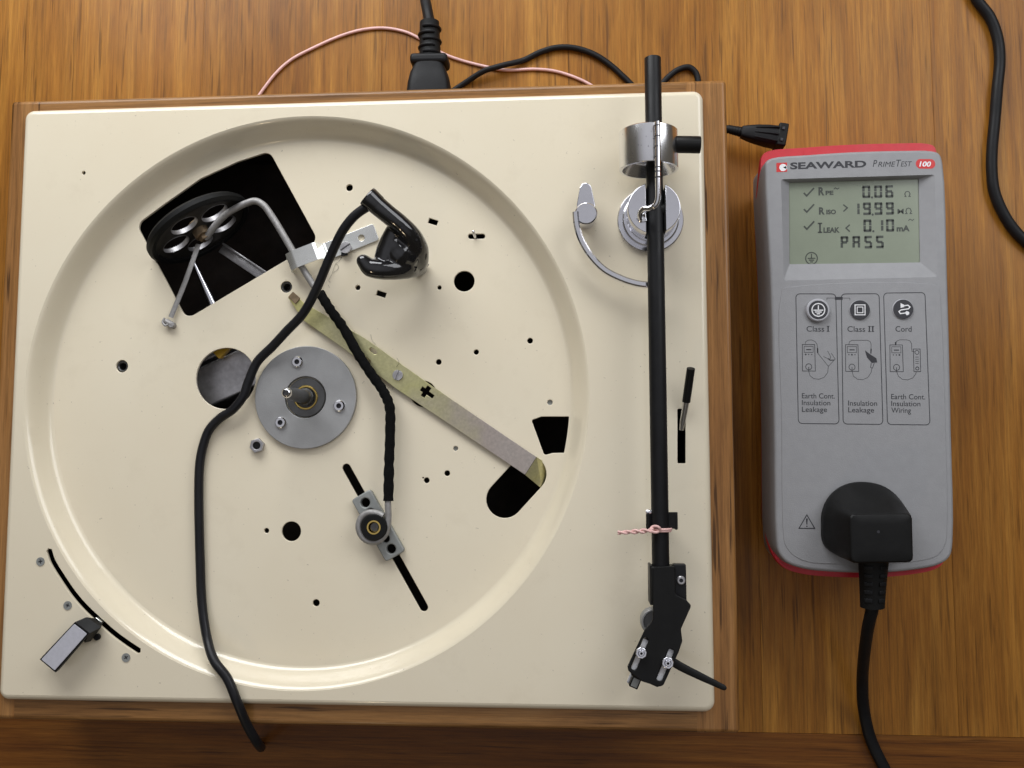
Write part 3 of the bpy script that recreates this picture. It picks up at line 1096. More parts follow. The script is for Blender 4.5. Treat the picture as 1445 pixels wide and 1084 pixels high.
# notched anti-skate rod
bm = NB()
rodp = [(356.35, -31.88, 128.20), (356.38, -42.08, 128.20), (356.26, -56.53, 128), (356.30, -67.07, 127), (356.11, -71.23, 126.40), (354.92, -73.83, 125.50), (352.39, -74.80, 124), (349.68, -74.62, 122.50), (348.03, -75.56, 120.50), (347.64, -77.43, 118), (348.33, -78.80, 115.50)]
tube(bm, rodp, 1.42, n=14, sub=6)
rod = obj('notched_rod', bm, 'chrome', arm)
ra, rb = Vector(rodp[0]), Vector(rodp[2])
for yy in [(356.52, -33.89), (356.44, -39.32), (356.36, -44.56), (356.29, -49.82), (356.21, -55.22), (356.17, -57.43), (356.13, -60.29)]:
    t = (yy[1] - ra.y) / (rb.y - ra.y)
    c = ra + (rb - ra) * t
    bm = NB()
    lathe(bm, [(1.30, -0.32), (1.52, -0.3), (1.52, 0.3), (1.30, 0.32)], c, (rb - ra), 16, closed=True)
    obj('notch', bm, 'ink', rod)
bm = NB()
p = Vector((349.75, -77.67, 116))
rbox(bm, (p.x, p.y, 116.6), (2.6, 4.4, 1.6), 0.3, R(10))
obj('rod_holder', bm, 'chrome', pil)

# --- headshell
zt = 117.0
bm = NB()
out = [Vector(p[:2]) for p in [(352.01, -253.42, 117), (362.57, -252.84, 117), (362.69, -266.58, 117), (368.05, -269.27, 117), (370.18, -271.64, 117), (369.98, -273.01, 117), (365.17, -283.29, 117), (365.76, -289.06, 117), (363.96, -294.17, 117), (356.34, -310.18, 117), (354.45, -311.05, 117), (346.24, -308.81, 117), (339.25, -303.67, 117), (338.93, -301.64, 117), (347.61, -283.83, 117), (351.64, -279.34, 117)]]
rad_ = [0.8, 0.5, 2.0, 2.5, 1.2, 1.2, 2.0, 2.5, 1.0, 1.8, 1.8, 3, 1.6, 1.6, 4, 5]
hs_out = rpoly(out, rad_, 4)
s1 = stadium((347.89, -288.94, 117), (342.13, -301.93, 117), 1.45)
s2 = stadium((360.01, -294.39, 117), (354.51, -306.83, 117), 1.55)
slab(bm, [hs_out, s1, s2], 115.2, zt, 0.4)
rbox(bm, Vector((357.03, -261.70, 110)), (12.0, 17, 13.0), 0.9, angA + math.pi / 2)
hs = obj('headshell', bm, 'black', TT, sharp=30)
bm = NB()
pa = Vector((365.40, -261.38, 112))
rbox(bm, (pa.x, pa.y, 110), (6.4, 18, 6.5), 0.6, angA + math.pi / 2)
obj('clamp_block', bm, 'armblack', hs)
bm = NB()
pa = Vector((351.24, -262.53, 112))
rbox(bm, (pa.x, pa.y, 108), (1.3, 19.5, 14), 0.3, angA + math.pi / 2)
obj('side_cheek', bm, 'armblack', hs)
p = Vector((365.97, -260.16, 113.30))
screw_head('clamp_screw', (p.x, p.y, 113.1), 2.2, 1.1, 'steel', hs, 'hex')
for p, r_ in zip([(345.60, -294.68, 119), (358.37, -299.24, 119)], (2.85, 3.0)):
    bm = NB()
    slab(bm, [ngon(p, r_, 8, 0.2), ngon(p, r_ * 0.5, 20)], 117.0, 119.0, 0.35)
    nt_ = obj('mounting_nut', bm, 'satin', hs)
    screw_head('mounting_screw', (p[0], p[1], 117.2), r_ * 0.5, 2.6, 'chrome', hs, 'hex')
bm = NB()
fa = [(357.35, -297.30, 113.80), (364.90, -301.84, 113.60), (373.44, -306.00, 113.50), (381.16, -309.45, 114.20), (385.54, -311.28, 115.40)]
tube(bm, fa, 0, n=14, sub=6, flat=0.45, up=(0, 0, 1), rad=[2.2, 2.1, 1.9, 1.6, 1.35], round_ends=True)
obj('finger_lift', bm, 'black', hs)
# cartridge slung under the headshell
ha = Vector((354.76, -284.69, 106)); hb = Vector((347.37, -308.79, 106))
ha2 = Vector((361.09, -296.62, 106)) - Vector((355.45, -309.36, 106))
hang = math.atan2(ha2.y, ha2.x)
cc = Vector((352.10, -298.31, 106))
bm = NB()
rbox(bm, (cc.x, cc.y, 107.2), (24, 15, 14.4), 1.0, hang)
cart = obj('cartridge', bm, 'black', TT)
bm = NB()
fx = Vector((math.cos(hang), math.sin(hang), 0))
fq = Vector((-fx.y, fx.x, 0))
g = Vector((343.30, -311.98, 103))
rbox(bm, (g.x, g.y, 103), (5.6, 4.6, 5), 0.4, hang)
gd = obj('stylus_guard', bm, 'black', cart)
bm = NB()
rbox(bm, (g.x, g.y, 105.5), (4.4, 3.2, 0.5), 0.15, hang)
obj('guard_face', bm, 'block', gd)
bm = NB()
c = Vector((343.26, -311.39, 98))
rbox(bm, (c.x, c.y, 98), (7, 5.4, 3), 0.6, hang)
obj('stylus_carrier', bm, 'greybutton', cart)
bm = NB()
for c, z in (((345.27, -296.88, 113.30), 113.3), ((357.68, -301.50, 113.30), 113.3)):
    rbox(bm, (c[0], c[1], 114.7), (17, 3.6, 0.6), 0.15, hang)
obj('slot_pale_strip', bm, 'whiteink', cart)  # added pale strips, brighten the slots like the deck seen through them
bm = NB()
c = Vector((353.10, -282.07, 103))
lathe(bm, [(5.0, 98), (6.7, 98), (6.7, 104), (6.1, 105), (5.4, 105), (5.0, 104)], (c.x, c.y, 0), n=36, closed=True)
lathe(bm, [(0.1, 98), (5.2, 98), (5.2, 101.5), (0.1, 101.5)], (c.x, c.y, 0), n=30)
obj('thumb_ring', bm, 'alu', hs)

# --- arm rest clip
p = Vector((357.32, -231.43, 106))
bm = NB()
rbox(bm, (p.x, p.y, 105.4), (15.0, 8.0, 1.8), 0.4, angA + math.pi / 2)
for s_ in (1, -1):
    c = p + aq * (6.9 * s_)
    rbox(bm, (c.x, c.y, 108.6), (1.4, 8.0, 8.0), 0.4, angA + math.pi / 2)
lug = p - aq * -1.0
c = Vector((362.40, -230.85, 112))
rbox(bm, (c.x, c.y, 111.6), (5.2, 8.2, 1.6), 0.35, angA + math.pi / 2)
c = Vector((351.23, -230.95, 111))
rbox(bm, (c.x, c.y, 110.6), (3.6, 8.2, 1.6), 0.35, angA + math.pi / 2)
rest = obj('arm_rest', bm, 'black', TT)
bm = NB()
pd = Vector((357.65, -232.46, 90))
cyl(bm, (pd.x, pd.y, 88.5), (p.x, p.y, 105), 2.9, n=20)
obj('rest_post', bm, 'chrome', rest)
bm = NB()
c = Vector((350.84, -226.77, 110))
cyl(bm, (c.x - 1.6, c.y, 110.6), (c.x + 2.5, c.y, 110.6), 1.3, n=16, bev=0.4)
obj('clip_spring', bm, 'chrome', rest)

# --- arm lift: post, paddle and curved lifting bar
lp = Vector((321.75, -74.27, 91))
bm = NB()
lathe(bm, [(0.1, 90.02), (5.0, 90.02), (5.0, 100.5), (5.9, 100.8), (5.9, 103.4), (5.3, 104.0), (0.1, 104.0)], (Vector((320.70, -71.18, 104)).x, Vector((320.70, -71.18, 104)).y, 0), n=40)
lift = obj('lift_post', bm, 'satin', TT)
bm = NB()
pts = rpoly([Vector(p[:2]) for p in [(315.91, -64.60, 100), (315.47, -72.66, 100), (326.34, -72.88, 100), (325.48, -64.43, 100), (323.68, -55.53, 100), (321.63, -53.56, 100), (319, -53.69, 100), (317.47, -56.16, 100)]], [1, 1, 1, 1, 1.5, 1.2, 1.2, 1.5], 4)
slab(bm, [pts], 97.4, 100.2, 0.4)
obj('lift_paddle', bm, 'satin', lift)
bm = NB()
arc = catmull([Vector(p) for p in [(315.12, -70.41, 103), (315.63, -76.52, 103), (317.99, -85.31, 103), (323.12, -94.11, 103), (330.27, -101.59, 103), (339.63, -106.63, 103), (346.95, -109, 103), (352.08, -109.75, 103), (359.05, -109.74, 103)]], 6)
rings = []
for i, c in enumerate(arc):
    t = (arc[min(i + 1, len(arc) - 1)] - arc[max(i - 1, 0)]).normalized()
    n_ = Vector((-t.y, t.x, 0))
    ring = []
    for (a, b) in ((-1.6, -2.3), (1.6, -2.3), (1.6, 1.5), (0.9, 2.3), (-0.9, 2.3), (-1.6, 1.5)):
        ring.append(c + n_ * a + Vector((0, 0, b)))
    rings.append(ring)
loft(bm, rings)
obj('lifting_bar', bm, 'chrome', lift)

# --- cueing lever
bm = NB()
ca, cb, cc_ = Vector((370.37, -184.53, 87)), Vector((372.40, -169.92, 94)), Vector((374.10, -153.57, 102))
tube(bm, [ca, (ca + cb) / 2, cb], 1.75, n=16, sub=3)
cue = obj('cueing_lever', bm, 'chrome', TT)
bm = NB()
tube(bm, [cb - (cc_ - cb) * 0.02, (cb + cc_) / 2, cc_], 2.15, n=18, sub=3, round_ends=False)
obj('lever_sleeve', bm, 'black', cue)

# --- lint and hairs caught round the clamp and the lever
bm = NB()
for pts in ([(183.83, -85.70, 78.30), (181.85, -88.91, 78.30), (180.24, -90.10, 78.30), (177.90, -96.54, 78.30), (176.33, -99.75, 78.30), (177.16, -100.97, 78.30)], [(180.24, -90.10, 78.30), (181.89, -92.15, 78.30), (178.70, -95.74, 78.30)], [(200.56, -130.59, 78.30), (201.40, -133.79, 78.30), (203.43, -136.20, 78.30)], [(216.03, -144.18, 81), (217.24, -146.95, 81), (215.68, -149.30, 81)],
            [(212.89, -161.64, 78.40), (214.07, -160.08, 78.40), (215.67, -161.27, 78.40)], [(196.09, -157.96, 78.30), (197.27, -156.78, 78.30)], [(175.99, -102.19, 78.40), (176.83, -103.82, 78.40)], [(191.79, -165.44, 78.30), (190.62, -167.80, 78.30), (193.04, -169.79, 78.30)]):
    tube(bm, pts, 0.07, n=5, sub=5)
obj('lint_hairs', bm, 'lint', TT)['kind'] = 'stuff'

# ------------------------------------------------------------------ pink wire tied round the arm
bm = NB()
pa, pb = Vector((335.01, -236.75, 116.50)), Vector((352.40, -235.39, 117.50))
dd = pb - pa
for ph in (0, math.pi):
    pts = []
    for k in range(15):
        s = k / 14
        a = ph + s * 13
        rr_ = 0.72 if s > 0.3 else 0.55
        pts.append(pa + dd * s + Vector((0, math.cos(a) * rr_, math.sin(a) * rr_)))
    tube(bm, pts, 0.62, n=8, sub=4)
for ph in (0, 1):
    ce = Vector((356.41, -235.65, 111.50))
    pts = []
    for k in range(17):
        a = R(205) - R(290) * k / 16 + ph * 0.1
        pts.append(ce + aq * (-1 * (5.05 + 0.3 * ph) * math.cos(a) * -1) * -1 + Vector((0, ph * 0.9 - 0.3, (5.05 + 0.3 * ph) * math.sin(a))))
    tube(bm, pts, 0.6, n=8, sub=3)
kp = Vector((353.47, -234.89, 117.20))
pts = [kp + Vector((2.2 * math.cos(a), 1.5 * math.sin(a), 0.5 * math.sin(2 * a))) for a in [k / 12 * 2 * math.pi for k in range(13)]]
tube(bm, pts, 0.7, n=8, sub=3)
tie = obj('twisted_wire_tie', bm, 'pink')
tag(tie, 'short twisted pink wire tied round the black tonearm tube', 'wire')

# ------------------------------------------------------------------ test lead with its booted clip
LEAD = thing('test_lead', 'black test lead with glossy booted clip, snaking over the cream deck and plinth edge', 'test lead', (220, -180, 80))
bm = NB()
lead_pts = [(214.32, -69.64, 112), (209.46, -67.44, 114), (201.34, -70.78, 113), (193.10, -78.19, 110), (184.05, -91.91, 104), (175.39, -108.02, 98.50), (166.84, -120.72, 94), (156.28, -130.15, 90), (147.51, -137.85, 86.50), (138.19, -146.16, 84), (133.07, -157.55, 83.60), (130.44, -165.27, 83.60), (124.55, -172.44, 83), (116.57, -177.38, 81.60), (110.50, -183.73, 81), (107.35, -191.99, 80.70), (105.60, -201.83, 80.70), (105.40, -216.33, 80.70), (106.15, -235.82, 80.70), (107.22, -255.17, 80.70), (109.05, -278.96, 80.90), (113.78, -296.55, 84.40), (120.69, -307.11, 91), (129.10, -315.63, 93.60), (134.79, -327.90, 93.40), (138.61, -341.52, 88), (141.32, -350.95, 82), (140.27, -357.14, 72), (136.05, -362.04, 58), (128.25, -368.66, 36), (120.20, -375.06, 14), (115.99, -377.76, 3.20)]
tube(bm, lead_pts, 2.5, n=14, sub=8, round_ends=True)
obj('lead_cable', bm, 'lead', LEAD)
# the clip: two sprung handles meeting in a jaw, all under one vinyl boot
bm = NB()
tube(bm, [(211.07, -67.23, 114.50), (217.09, -72.11, 112.50), (223.23, -77.01, 109), (227.75, -82.07, 104.50), (230.07, -87.10, 98), (229.87, -91.52, 90), (228.51, -94.91, 82)], 0, n=16, sub=6, rad=[5.3, 5.1, 5.2, 5.8, 6.0, 5.2, 3.6], round_ends=True)
tube(bm, [(202.88, -95.59, 107), (206.00, -98.37, 105.50), (211.78, -99.29, 104), (218.43, -98.77, 101), (223.61, -97.41, 96), (226.45, -96.12, 86)], 0, n=16, sub=6, rad=[3.9, 5.3, 5.6, 5.8, 5.8, 4.4], round_ends=True)
tube(bm, [(218.46, -79.07, 104), (216.77, -83.80, 103), (214.70, -88.92, 102), (213.22, -94.28, 102), (214.02, -98.14, 102)], 0, n=14, sub=4, rad=[5.0, 6.0, 6.2, 5.8, 5.0], round_ends=True)
tube(bm, [(221.72, -81.08, 101), (222.16, -86.80, 99), (222.40, -92.33, 96)], 0, n=14, sub=4, rad=[6.4, 8.0, 7.0], round_ends=True)
tube(bm, [(224.73, -91.15, 94), (227.17, -92.21, 88), (228.24, -93.79, 80.50)], 0, n=14, sub=4, rad=[8.0, 7.0, 4.6], round_ends=True)
tube(bm, [(218.70, -87.21, 101), (220.84, -90.11, 100), (223.55, -91.25, 98)], 0, n=16, sub=4, rad=[7.5, 9.0, 8.0], round_ends=True)
bm = remeshed(bm, 0.55, 8)
boot = obj('clip_boot', bm, 'boot', LEAD, sharp=80)
ea = Vector((210.57, -66.55, 114.80))
ed = (Vector((211.07, -66.85, 114.50)) - Vector((216.99, -71.97, 112))).normalized()
bm = NB()
lathe(bm, [(3.6, 2.2), (4.4, 5.4), (4.9, 5.9), (5.5, 5.6), (5.7, 4.4), (5.3, -1.5), (3.6, -1.0)], ea, ed, 32, closed=True)
obj('boot_mouth', bm, 'boot', boot, sharp=70)
bm = NB()
for px in ([(230.10, -96.04, 79.60), (231.91, -93.96, 81)], [(230.49, -94.44, 79.60), (232.93, -91.36, 80)]):
    a, b = Vector(px[0]), Vector(px[1])
    cyl(bm, a, b + Vector((0, 0, 0.6)), 1.1, n=10, bev=0.2)
obj('clip_jaw', bm, 'steel', LEAD)
from mathutils.bvhtree import BVHTree
bvh = BVHTree.FromPolygons([v.co.copy() for v in boot.data.vertices], [tuple(p.vertices) for p in boot.data.polygons])
for (x, y), (hw, hh) in zip([(219.14, -75.10), (224.42, -79.54), (231.36, -84.74), (233.43, -87.78), (224.63, -103.33), (221.67, -104.77)], ((1.7, 0.6), (0.6, 0.45), (0.7, 0.6), (0.7, 0.6), (0.6, 0.5), (0.7, 0.4))):
    hit = bvh.ray_cast((Vector((x, y, 140)) - WP[boot]) * S, Vector((0, 0, -1)))
    if hit[0] is None:
        continue
    p = hit[0] / S + WP[boot]
    n_ = hit[1]
    bm = NB()
    u_ = Vector((0.75, -0.66, 0))
    u_ = (u_ - n_ * u_.dot(n_)).normalized()
    v_ = n_.cross(u_)
    loft(bm, [circ(p - n_ * 0.4, u_, v_, hw, hh, 14), circ(p + n_ * 0.06, u_, v_, hw, hh, 14)])
    obj('hole_shade_disc', bm, 'ink', boot)  # black disc on the skin, painted as the dark of a small hole

# ------------------------------------------------------------------ the appliance tester
TE = thing('appliance_tester', 'grey and red handheld appliance tester with its screen reading PASS', 'tester', (470, -142, 0))
ZT = 62.0
grey_px = [(422.62, -36.75), (423.34, -31.82), (426.95, -29.65), (446.71, -28.30), (470.27, -27.26), (497.54, -27.15), (515.33, -27.82), (519.12, -29.55), (520.84, -34.68), (520.77, -103.44), (519.49, -181.92), (517.86, -245.16), (515.86, -253.12), (510.12, -257.32), (496.60, -260.25), (477.85, -261.90), (455.29, -261.68), (438.32, -260.08), (428.92, -256.71), (424.67, -251.37), (423.51, -244.46), (423.94, -181.52), (423.98, -101.96)]
tc0 = Vector((470.0, -142.0))


def grow(pts, g, top=0.0):
    out = []
    m = len(pts)
    for i in range(m):
        a, b, c = Vector(pts[i - 1]), Vector(pts[i]), Vector(pts[(i + 1) % m])
        t = (c - a).normalized()
        n_ = Vector((t.y, -t.x))
        if n_.dot(b - tc0) < 0:
            n_ = -n_
        o = b + n_ * g
        if top and n_.y > 0.4:
            o = o + Vector((0, top * min(1, (n_.y - 0.4) / 0.4)))
        out.append(o)
    return out


def closed_cm(pts, sub=4):
    m = len(pts)
    P = [Vector((p[0], p[1], 0)) for p in pts]
    ext = P[-2:] + P + P[:3]
    c = catmull(ext, sub)
    return [Vector((p.x, p.y)) for p in c[2 * sub:2 * sub + m * sub]]


GO = closed_cm(grey_px, 4)
GO = [p for i, p in enumerate(GO)]
scr_out = [(431.37, -42.31), (515.94, -41.67), (515.20, -99.77), (431.44, -100.46)]
scr_in = [(436.57, -43.22), (508.42, -42.78), (507.42, -90.72), (435.59, -90.52)]
# upper shell
bm = NB()
Gtop = grow(GO, -1.6)
slab(bm, [Gtop, rpoly(scr_out, 1.2, 4)], ZT - 1.5, ZT)
rings = []
for ins, z in ((-1.6, ZT), (-0.9, ZT - 0.15), (-0.35, ZT - 0.6), (0, ZT - 1.5), (0.35, 48), (0.7, 31)):
    rings.append([Vector((p.x, p.y, z)) for p in grow(GO, ins)])
loft(bm, rings, False, True)
# sloping screen surround
oc = rpoly(scr_out, 1.2, 4)
ic = rpoly(scr_in, 0.5, 4)
loft(bm, [[Vector((p.x, p.y, ZT)) for p in oc], [Vector((p.x, p.y, 58.6)) for p in ic], [Vector((p.x, p.y, 57.4)) for p in ic]], False, True)
shell = obj('upper_shell', bm, 'grey', TE, sharp=30)
# lower red shell
bm = NB()
rings = []


def hood(y):
    """the red shell stands taller round the top end"""
    t = min(1.0, max(0.0, (y + 62) / 34, (-236 - y) / 16 * 0.75))
    return t * t * (3 - 2 * t)


for ins, z in ((-9.0, 0.2), (-7.5, 1.5), (-3.5, 10), (-0.6, 25), (0.5, 29), (0.6, 30), (0.5, 31.6), (0.3, 32)):
    ring = []
    for p in grow(GO, ins, 0):
        h_ = hood(p.y)
        up_ = min(z / 25.0, 1.0)
        ring.append(Vector((p.x, p.y + h_ * up_ * (6.2 if p.y > -100 else -3.0), z + 22.5 * h_ * min(z / 32, 1.0))))
    rings.append(ring)
loft(bm, rings)
obj('lower_shell', bm, 'red', TE, sharp=50)
# shallow raised panel under the print
bm = NB()
pan = [p for p in [(430.12, -106.08), (433.29, -104.32), (511.99, -103.70), (515.35, -105.74), (516.33, -119.24), (516.11, -181.90), (514.55, -239.48), (513.14, -246.70), (508.83, -252.41), (500.53, -255.11), (478, -257.53), (455.43, -257.30), (440.32, -256.25), (432.82, -252.85), (428.40, -247.13), (427.45, -239.83), (428.18, -181.54)]]
slab(bm, [closed_cm(pan, 4)], ZT - 0.2, ZT + 0.28, 0.2)
obj('front_panel', bm, 'grey', TE)
ZP = ZT + 0.34


def affine(p00, pu, pv, nu, nv):
    """drawing frame: u to the right, v downwards, in drawing units"""
    o = Vector(p00)
    eu = (Vector(pu) - o) / nu
    ev = (Vector(pv) - o) / nv

    def f(u, v, z=0.0):
        q_ = o + eu * u + ev * v
        return Vector((q_.x, q_.y, z))
    return f


def ribbon(bm, f, pts, w, z, closed=False):
    P = [Vector(p) for p in pts]
    n_ = len(P)
    Lr, Rr = [], []
    for i in range(n_):
        a = P[i - 1] if (i > 0 or closed) else P[i]
        c = P[(i + 1) % n_] if (i < n_ - 1 or closed) else P[i]
        d0 = (P[i] - a)
        d1 = (c - P[i])
        d0 = d0.normalized() if d0.length > 1e-6 else d1.normalized()
        d1 = d1.normalized() if d1.length > 1e-6 else d0
        t = (d0 + d1)
        t = t.normalized() if t.length > 1e-3 else d0
        nn = Vector((-t.y, t.x))
        k = 1 / max(0.5, nn.dot(Vector((-d0.y, d0.x))))
        Lr.append(bm.verts.new(f(*(P[i] + nn * (w / 2 * k)), z)))
        Rr.append(bm.verts.new(f(*(P[i] - nn * (w / 2 * k)), z)))
    for i in range(n_ - (0 if closed else 1)):
        j = (i + 1) % n_
        bm.faces.new((Lr[i], Lr[j], Rr[j], Rr[i]))


def disc(bm, f, c, r, z, n=28, hole=None):
    if hole:
        ribbon(bm, f, [(c[0] + (r + hole) / 2 * math.cos(2 * math.pi * k / n), c[1] + (r + hole) / 2 * math.sin(2 * math.pi * k / n)) for k in range(n)], r - hole, z, True)
    else:
        bm.faces.new([bm.verts.new(f(c[0] + r * math.cos(2 * math.pi * k / n), c[1] - r * math.sin(2 * math.pi * k / n), z)) for k in range(n)])


def poly(bm, f, pts, z):
    bm.faces.new([bm.verts.new(f(p[0], p[1], z)) for p in pts])


_cap = [None]


def font_mesh(s, bold=0.0, shear=0.0):
    cu = bpy.data.curves.new('scratch', 'FONT')
    cu.body = s
    cu.size = 1.0
    cu.offset = bold
    cu.shear = shear
    cu.fill_mode = 'FRONT'
    cu.resolution_u = 4
    return curve_mesh(cu)


def text(bm, f, s, u0, base, cap, width, z, bold=0.0, shear=0.0):
    """flat lettering: cap height and width in drawing units, left end of the baseline at (u0, base)"""
    if _cap[0] is None:
        me = font_mesh('H')
        _cap[0] = max(v.co.y for v in me.vertices)
        bpy.data.meshes.remove(me)
    me = font_mesh(s, bold, shear)
    xs = [v.co.x for v in me.vertices]
    x0, x1 = min(xs), max(xs)
    kx = width / (x1 - x0)
    ky = cap / _cap[0]
    vs_ = [bm.verts.new(f(u0 + (v.co.x - x0) * kx, base - v.co.y * ky, z)) for v in me.vertices]
    for p in me.polygons:
        try:
            bm.faces.new([vs_[i] for i in p.vertices])
        except ValueError:
            pass
    bpy.data.meshes.remove(me)


def pobj(name, bm, mat, parent):
    for fc in bm.faces:
        fc.normal_update()
        if fc.normal.z < 0:
            fc.normal_flip()
    return obj(name, bm, mat, parent, recalc=False, flat=True)


# --- LCD
bm = NB()
li = rpoly(scr_in, 0.5, 4)
slab(bm, [[tuple(p) for p in li]], 57.5, 58.0)
lcd_o = obj('display', bm, 'lcd', TE)
F1 = affine((411.41, -15.79), (528.79, -18.99), (409.48, -101.74), 1445, 1011.6)
LZ = 58.08
F1L = affine((412.15, -14.35), (530.45, -17.58), (410.22, -100.97), 1445, 1011.6)
SEG = {'0': 'abcdef', '1': 'bc', '6': 'acdefg', '9': 'abcdfg', 'P': 'abefg', 'A': 'abcefg', 'S': 'acdfg'}


def seg7(bm, f, ch, x, y, w, h, t):
    """a seven-segment figure; x, y the upper left corner"""
    g = t * 0.12
    m = y + h / 2
    bars = {'a': ((x + g, y + t / 2), (x + w - g, y + t / 2)), 'd': ((x + g, y + h - t / 2), (x + w - g, y + h - t / 2)), 'g': ((x + g + t * .4, m), (x + w - g - t * .4, m)),
            'f': ((x + t / 2, y + g + t * .3), (x + t / 2, m - g)), 'e': ((x + t / 2, m + g), (x + t / 2, y + h - g - t * .3)),
            'b': ((x + w - t / 2, y + g + t * .3), (x + w - t / 2, m - g)), 'c': ((x + w - t / 2, m + g), (x + w - t / 2, y + h - g - t * .3))}
    for s in SEG[ch]:
        ribbon(bm, f, bars[s], t, LZ)


def tilt(f, x0, y0, k):
    """the display's lines run very slightly uphill"""
    return lambda u, v, z=0.0: f(u, v + (u - x0) * k, z)


FL = tilt(F1L, 600, 500, -0.022)
bm = NB()
T = 16
for k, dy in enumerate((0, 110, 225)):
    ribbon(bm, FL, [(408, 398 + dy - 4), (428, 418 + dy - 4), (478, 362 + dy)], 11, LZ)
text(bm, FL, 'R', 508, 410, 50, 40, LZ, 0.045)
text(bm, FL, 'PE', 556, 410, 26, 54, LZ, 0.045)
ribbon(bm, FL, [(612, 372), (624, 364), (636, 372), (650, 364)], 6, LZ)
for ch, x in (('0', 805), ('0', 885), ('6', 960)):
    seg7(bm, FL, ch, x, 352, 54, 84, T)
disc(bm, FL, (870, 432), 8, LZ, 8)
ribbon(bm, FL, [(1088, 430), (1098, 430), (1090, 414), (1096, 400), (1108, 396), (1120, 400), (1126, 414), (1118, 430), (1130, 430)], 6, LZ)
text(bm, FL, 'R', 510, 540, 44, 40, LZ, 0.045)
text(bm, FL, 'ISO', 560, 540, 28, 66, LZ, 0.045)
ribbon(bm, FL, [(676, 478), (703, 500), (676, 524)], 9, LZ)
seg7(bm, FL, '1', 738, 466, 48, 84, T)
for ch, x in (('9', 808), ('9', 885), ('9', 962)):
    seg7(bm, FL, ch, x, 466, 54, 84, T)
disc(bm, FL, (873, 548), 8, LZ, 8)
text(bm, FL, 'M', 1040, 545, 32, 42, LZ, 0.012)
ribbon(bm, FL, [(1090, 545), (1104, 545), (1096, 530), (1102, 513), (1114, 508), (1126, 513), (1132, 530), (1124, 545), (1138, 545)], 6, LZ)
for x0, x1, y in ((502, 532, 602), (502, 532, 662)):
    ribbon(bm, FL, [(x0, y), (x1, y)], 9, LZ)
ribbon(bm, FL, [(517, 602), (517, 662)], 12, LZ)
text(bm, FL, 'LEAK', 540, 664, 32, 110, LZ, 0.045)
ribbon(bm, FL, [(718, 614), (692, 636), (718, 660)], 9, LZ)
for ch, x in (('0', 810), ('1', 890), ('0', 962)):
    seg7(bm, FL, ch, x, 580, 54, 84, T)
disc(bm, FL, (876, 660), 8, LZ, 8)
text(bm, FL, 'mA', 1032, 662, 36, 88, LZ, 0.045)
ribbon(bm, FL, [(1112, 592), (1124, 582), (1138, 592), (1150, 582)], 5, LZ)
for ch, x in (('P', 655), ('A', 735), ('S', 815), ('S', 893)):
    seg7(bm, FL, ch, x, 690, 52, 84, T)
disc(bm, FL, (458, 836), 43, LZ, 28, 36)
for a, b in (((458, 806), (458, 836)), ((432, 836), (484, 836)), ((440, 848), (476, 848)), ((448, 860), (468, 860))):
    ribbon(bm, FL, [a, b], 7, LZ)
pobj('display_segments', bm, 'lcdink', lcd_o)

# --- name strip
FT = tilt(F1, 560, 210, -0.030)
bm = NB()
text(bm, FT, 'SEAWARD', 316, 229, 42, 518, ZT + 0.06, 0.035)
pobj('maker_lettering', bm, 'ink', TE)
bm = NB()
FT2 = tilt(F1, 1000, 204, -0.015)
text(bm, FT2, 'P', 878, 218, 46, 30, ZT + 0.06, 0.0, 0.25)
text(bm, FT2, 'RIME', 913, 218, 34, 118, ZT + 0.06, 0.0, 0.25)
text(bm, FT2, 'T', 1036, 218, 46, 34, ZT + 0.06, 0.0, 0.25)
text(bm, FT2, 'EST', 1066, 218, 34, 76, ZT + 0.06, 0.0, 0.25)
pobj('model_lettering', bm, 'ink', TE)
bm = NB()
poly(bm, FT, [(222, 184), (295, 184), (295, 247), (222, 247)], ZT + 0.05)
sq = pobj('maker_emblem', bm, 'redink', TE)
bm = NB()
poly(bm, F1, rpoly([(1168, 166), (1298, 166), (1298, 231), (1168, 231)], 31, 8), ZT + 0.05)
bdg = pobj('number_badge', bm, 'redink', TE)
bm = NB()
disc(bm, FT, (267, 217), 25, ZT + 0.1, 20)
poly(bm, FT, [(267, 217), (295, 205), (295, 230)], ZT + 0.1)
pobj('emblem_disc', bm, 'whiteink', sq)
bm = NB()
text(bm, F1, '100', 1190, 216, 32, 80, ZT + 0.1, 0.03, 0.2)
pobj('badge_number', bm, 'whiteink', bdg)

# --- panel print
F2 = affine((425.19, -98.01), (525.37, -99.60), (422.91, -189.37), 1225, 1083.7)
bm = NB()
for q_ in ([(157, 118), (424, 118), (441, 978), (172, 978)], [(461, 118), (712, 116), (729, 978), (468, 978)], [(742, 112), (1015, 108), (1036, 978), (759, 978)]):
    ribbon(bm, F2, [tuple(p) for p in rpoly(q_, 26, 5)], 5, ZP, True)
ribbon(bm, F2, [(365, 160), (365, 146), (518, 146), (518, 160)], 3, ZP)
poly(bm, F2, [(418, 138), (470, 138), (470, 158), (418, 158)], ZP + 0.02)
for s_, u_, b_, w_ in (('Class', 228, 370, 118), ('Class', 500, 370, 118), ('Cord', 818, 368, 106)):
    text(bm, F2, s_, u_, b_, 36, w_, ZP, 0.004)


def roman(u):
    ribbon(bm, F2, [(u, 334), (u, 368)], 8, ZP)
    for vv in (334, 368):
        ribbon(bm, F2, [(u - 9, vv), (u + 9, vv)], 4, ZP)


roman(372)
roman(646)
roman(668)
for s_, u_, b_, w_ in (('Earth Cont.', 196, 812, 218), ('Insulation', 196, 857, 188), ('Leakage', 196, 901, 166), ('Insulation', 502, 857, 190), ('Leakage', 502, 901, 170),
                       ('Earth Cont.', 785, 812, 222), ('Insulation', 785, 857, 190), ('Wiring', 785, 901, 128)):
    text(bm, F2, s_, u_, b_, 33, w_, ZP, 0.004)
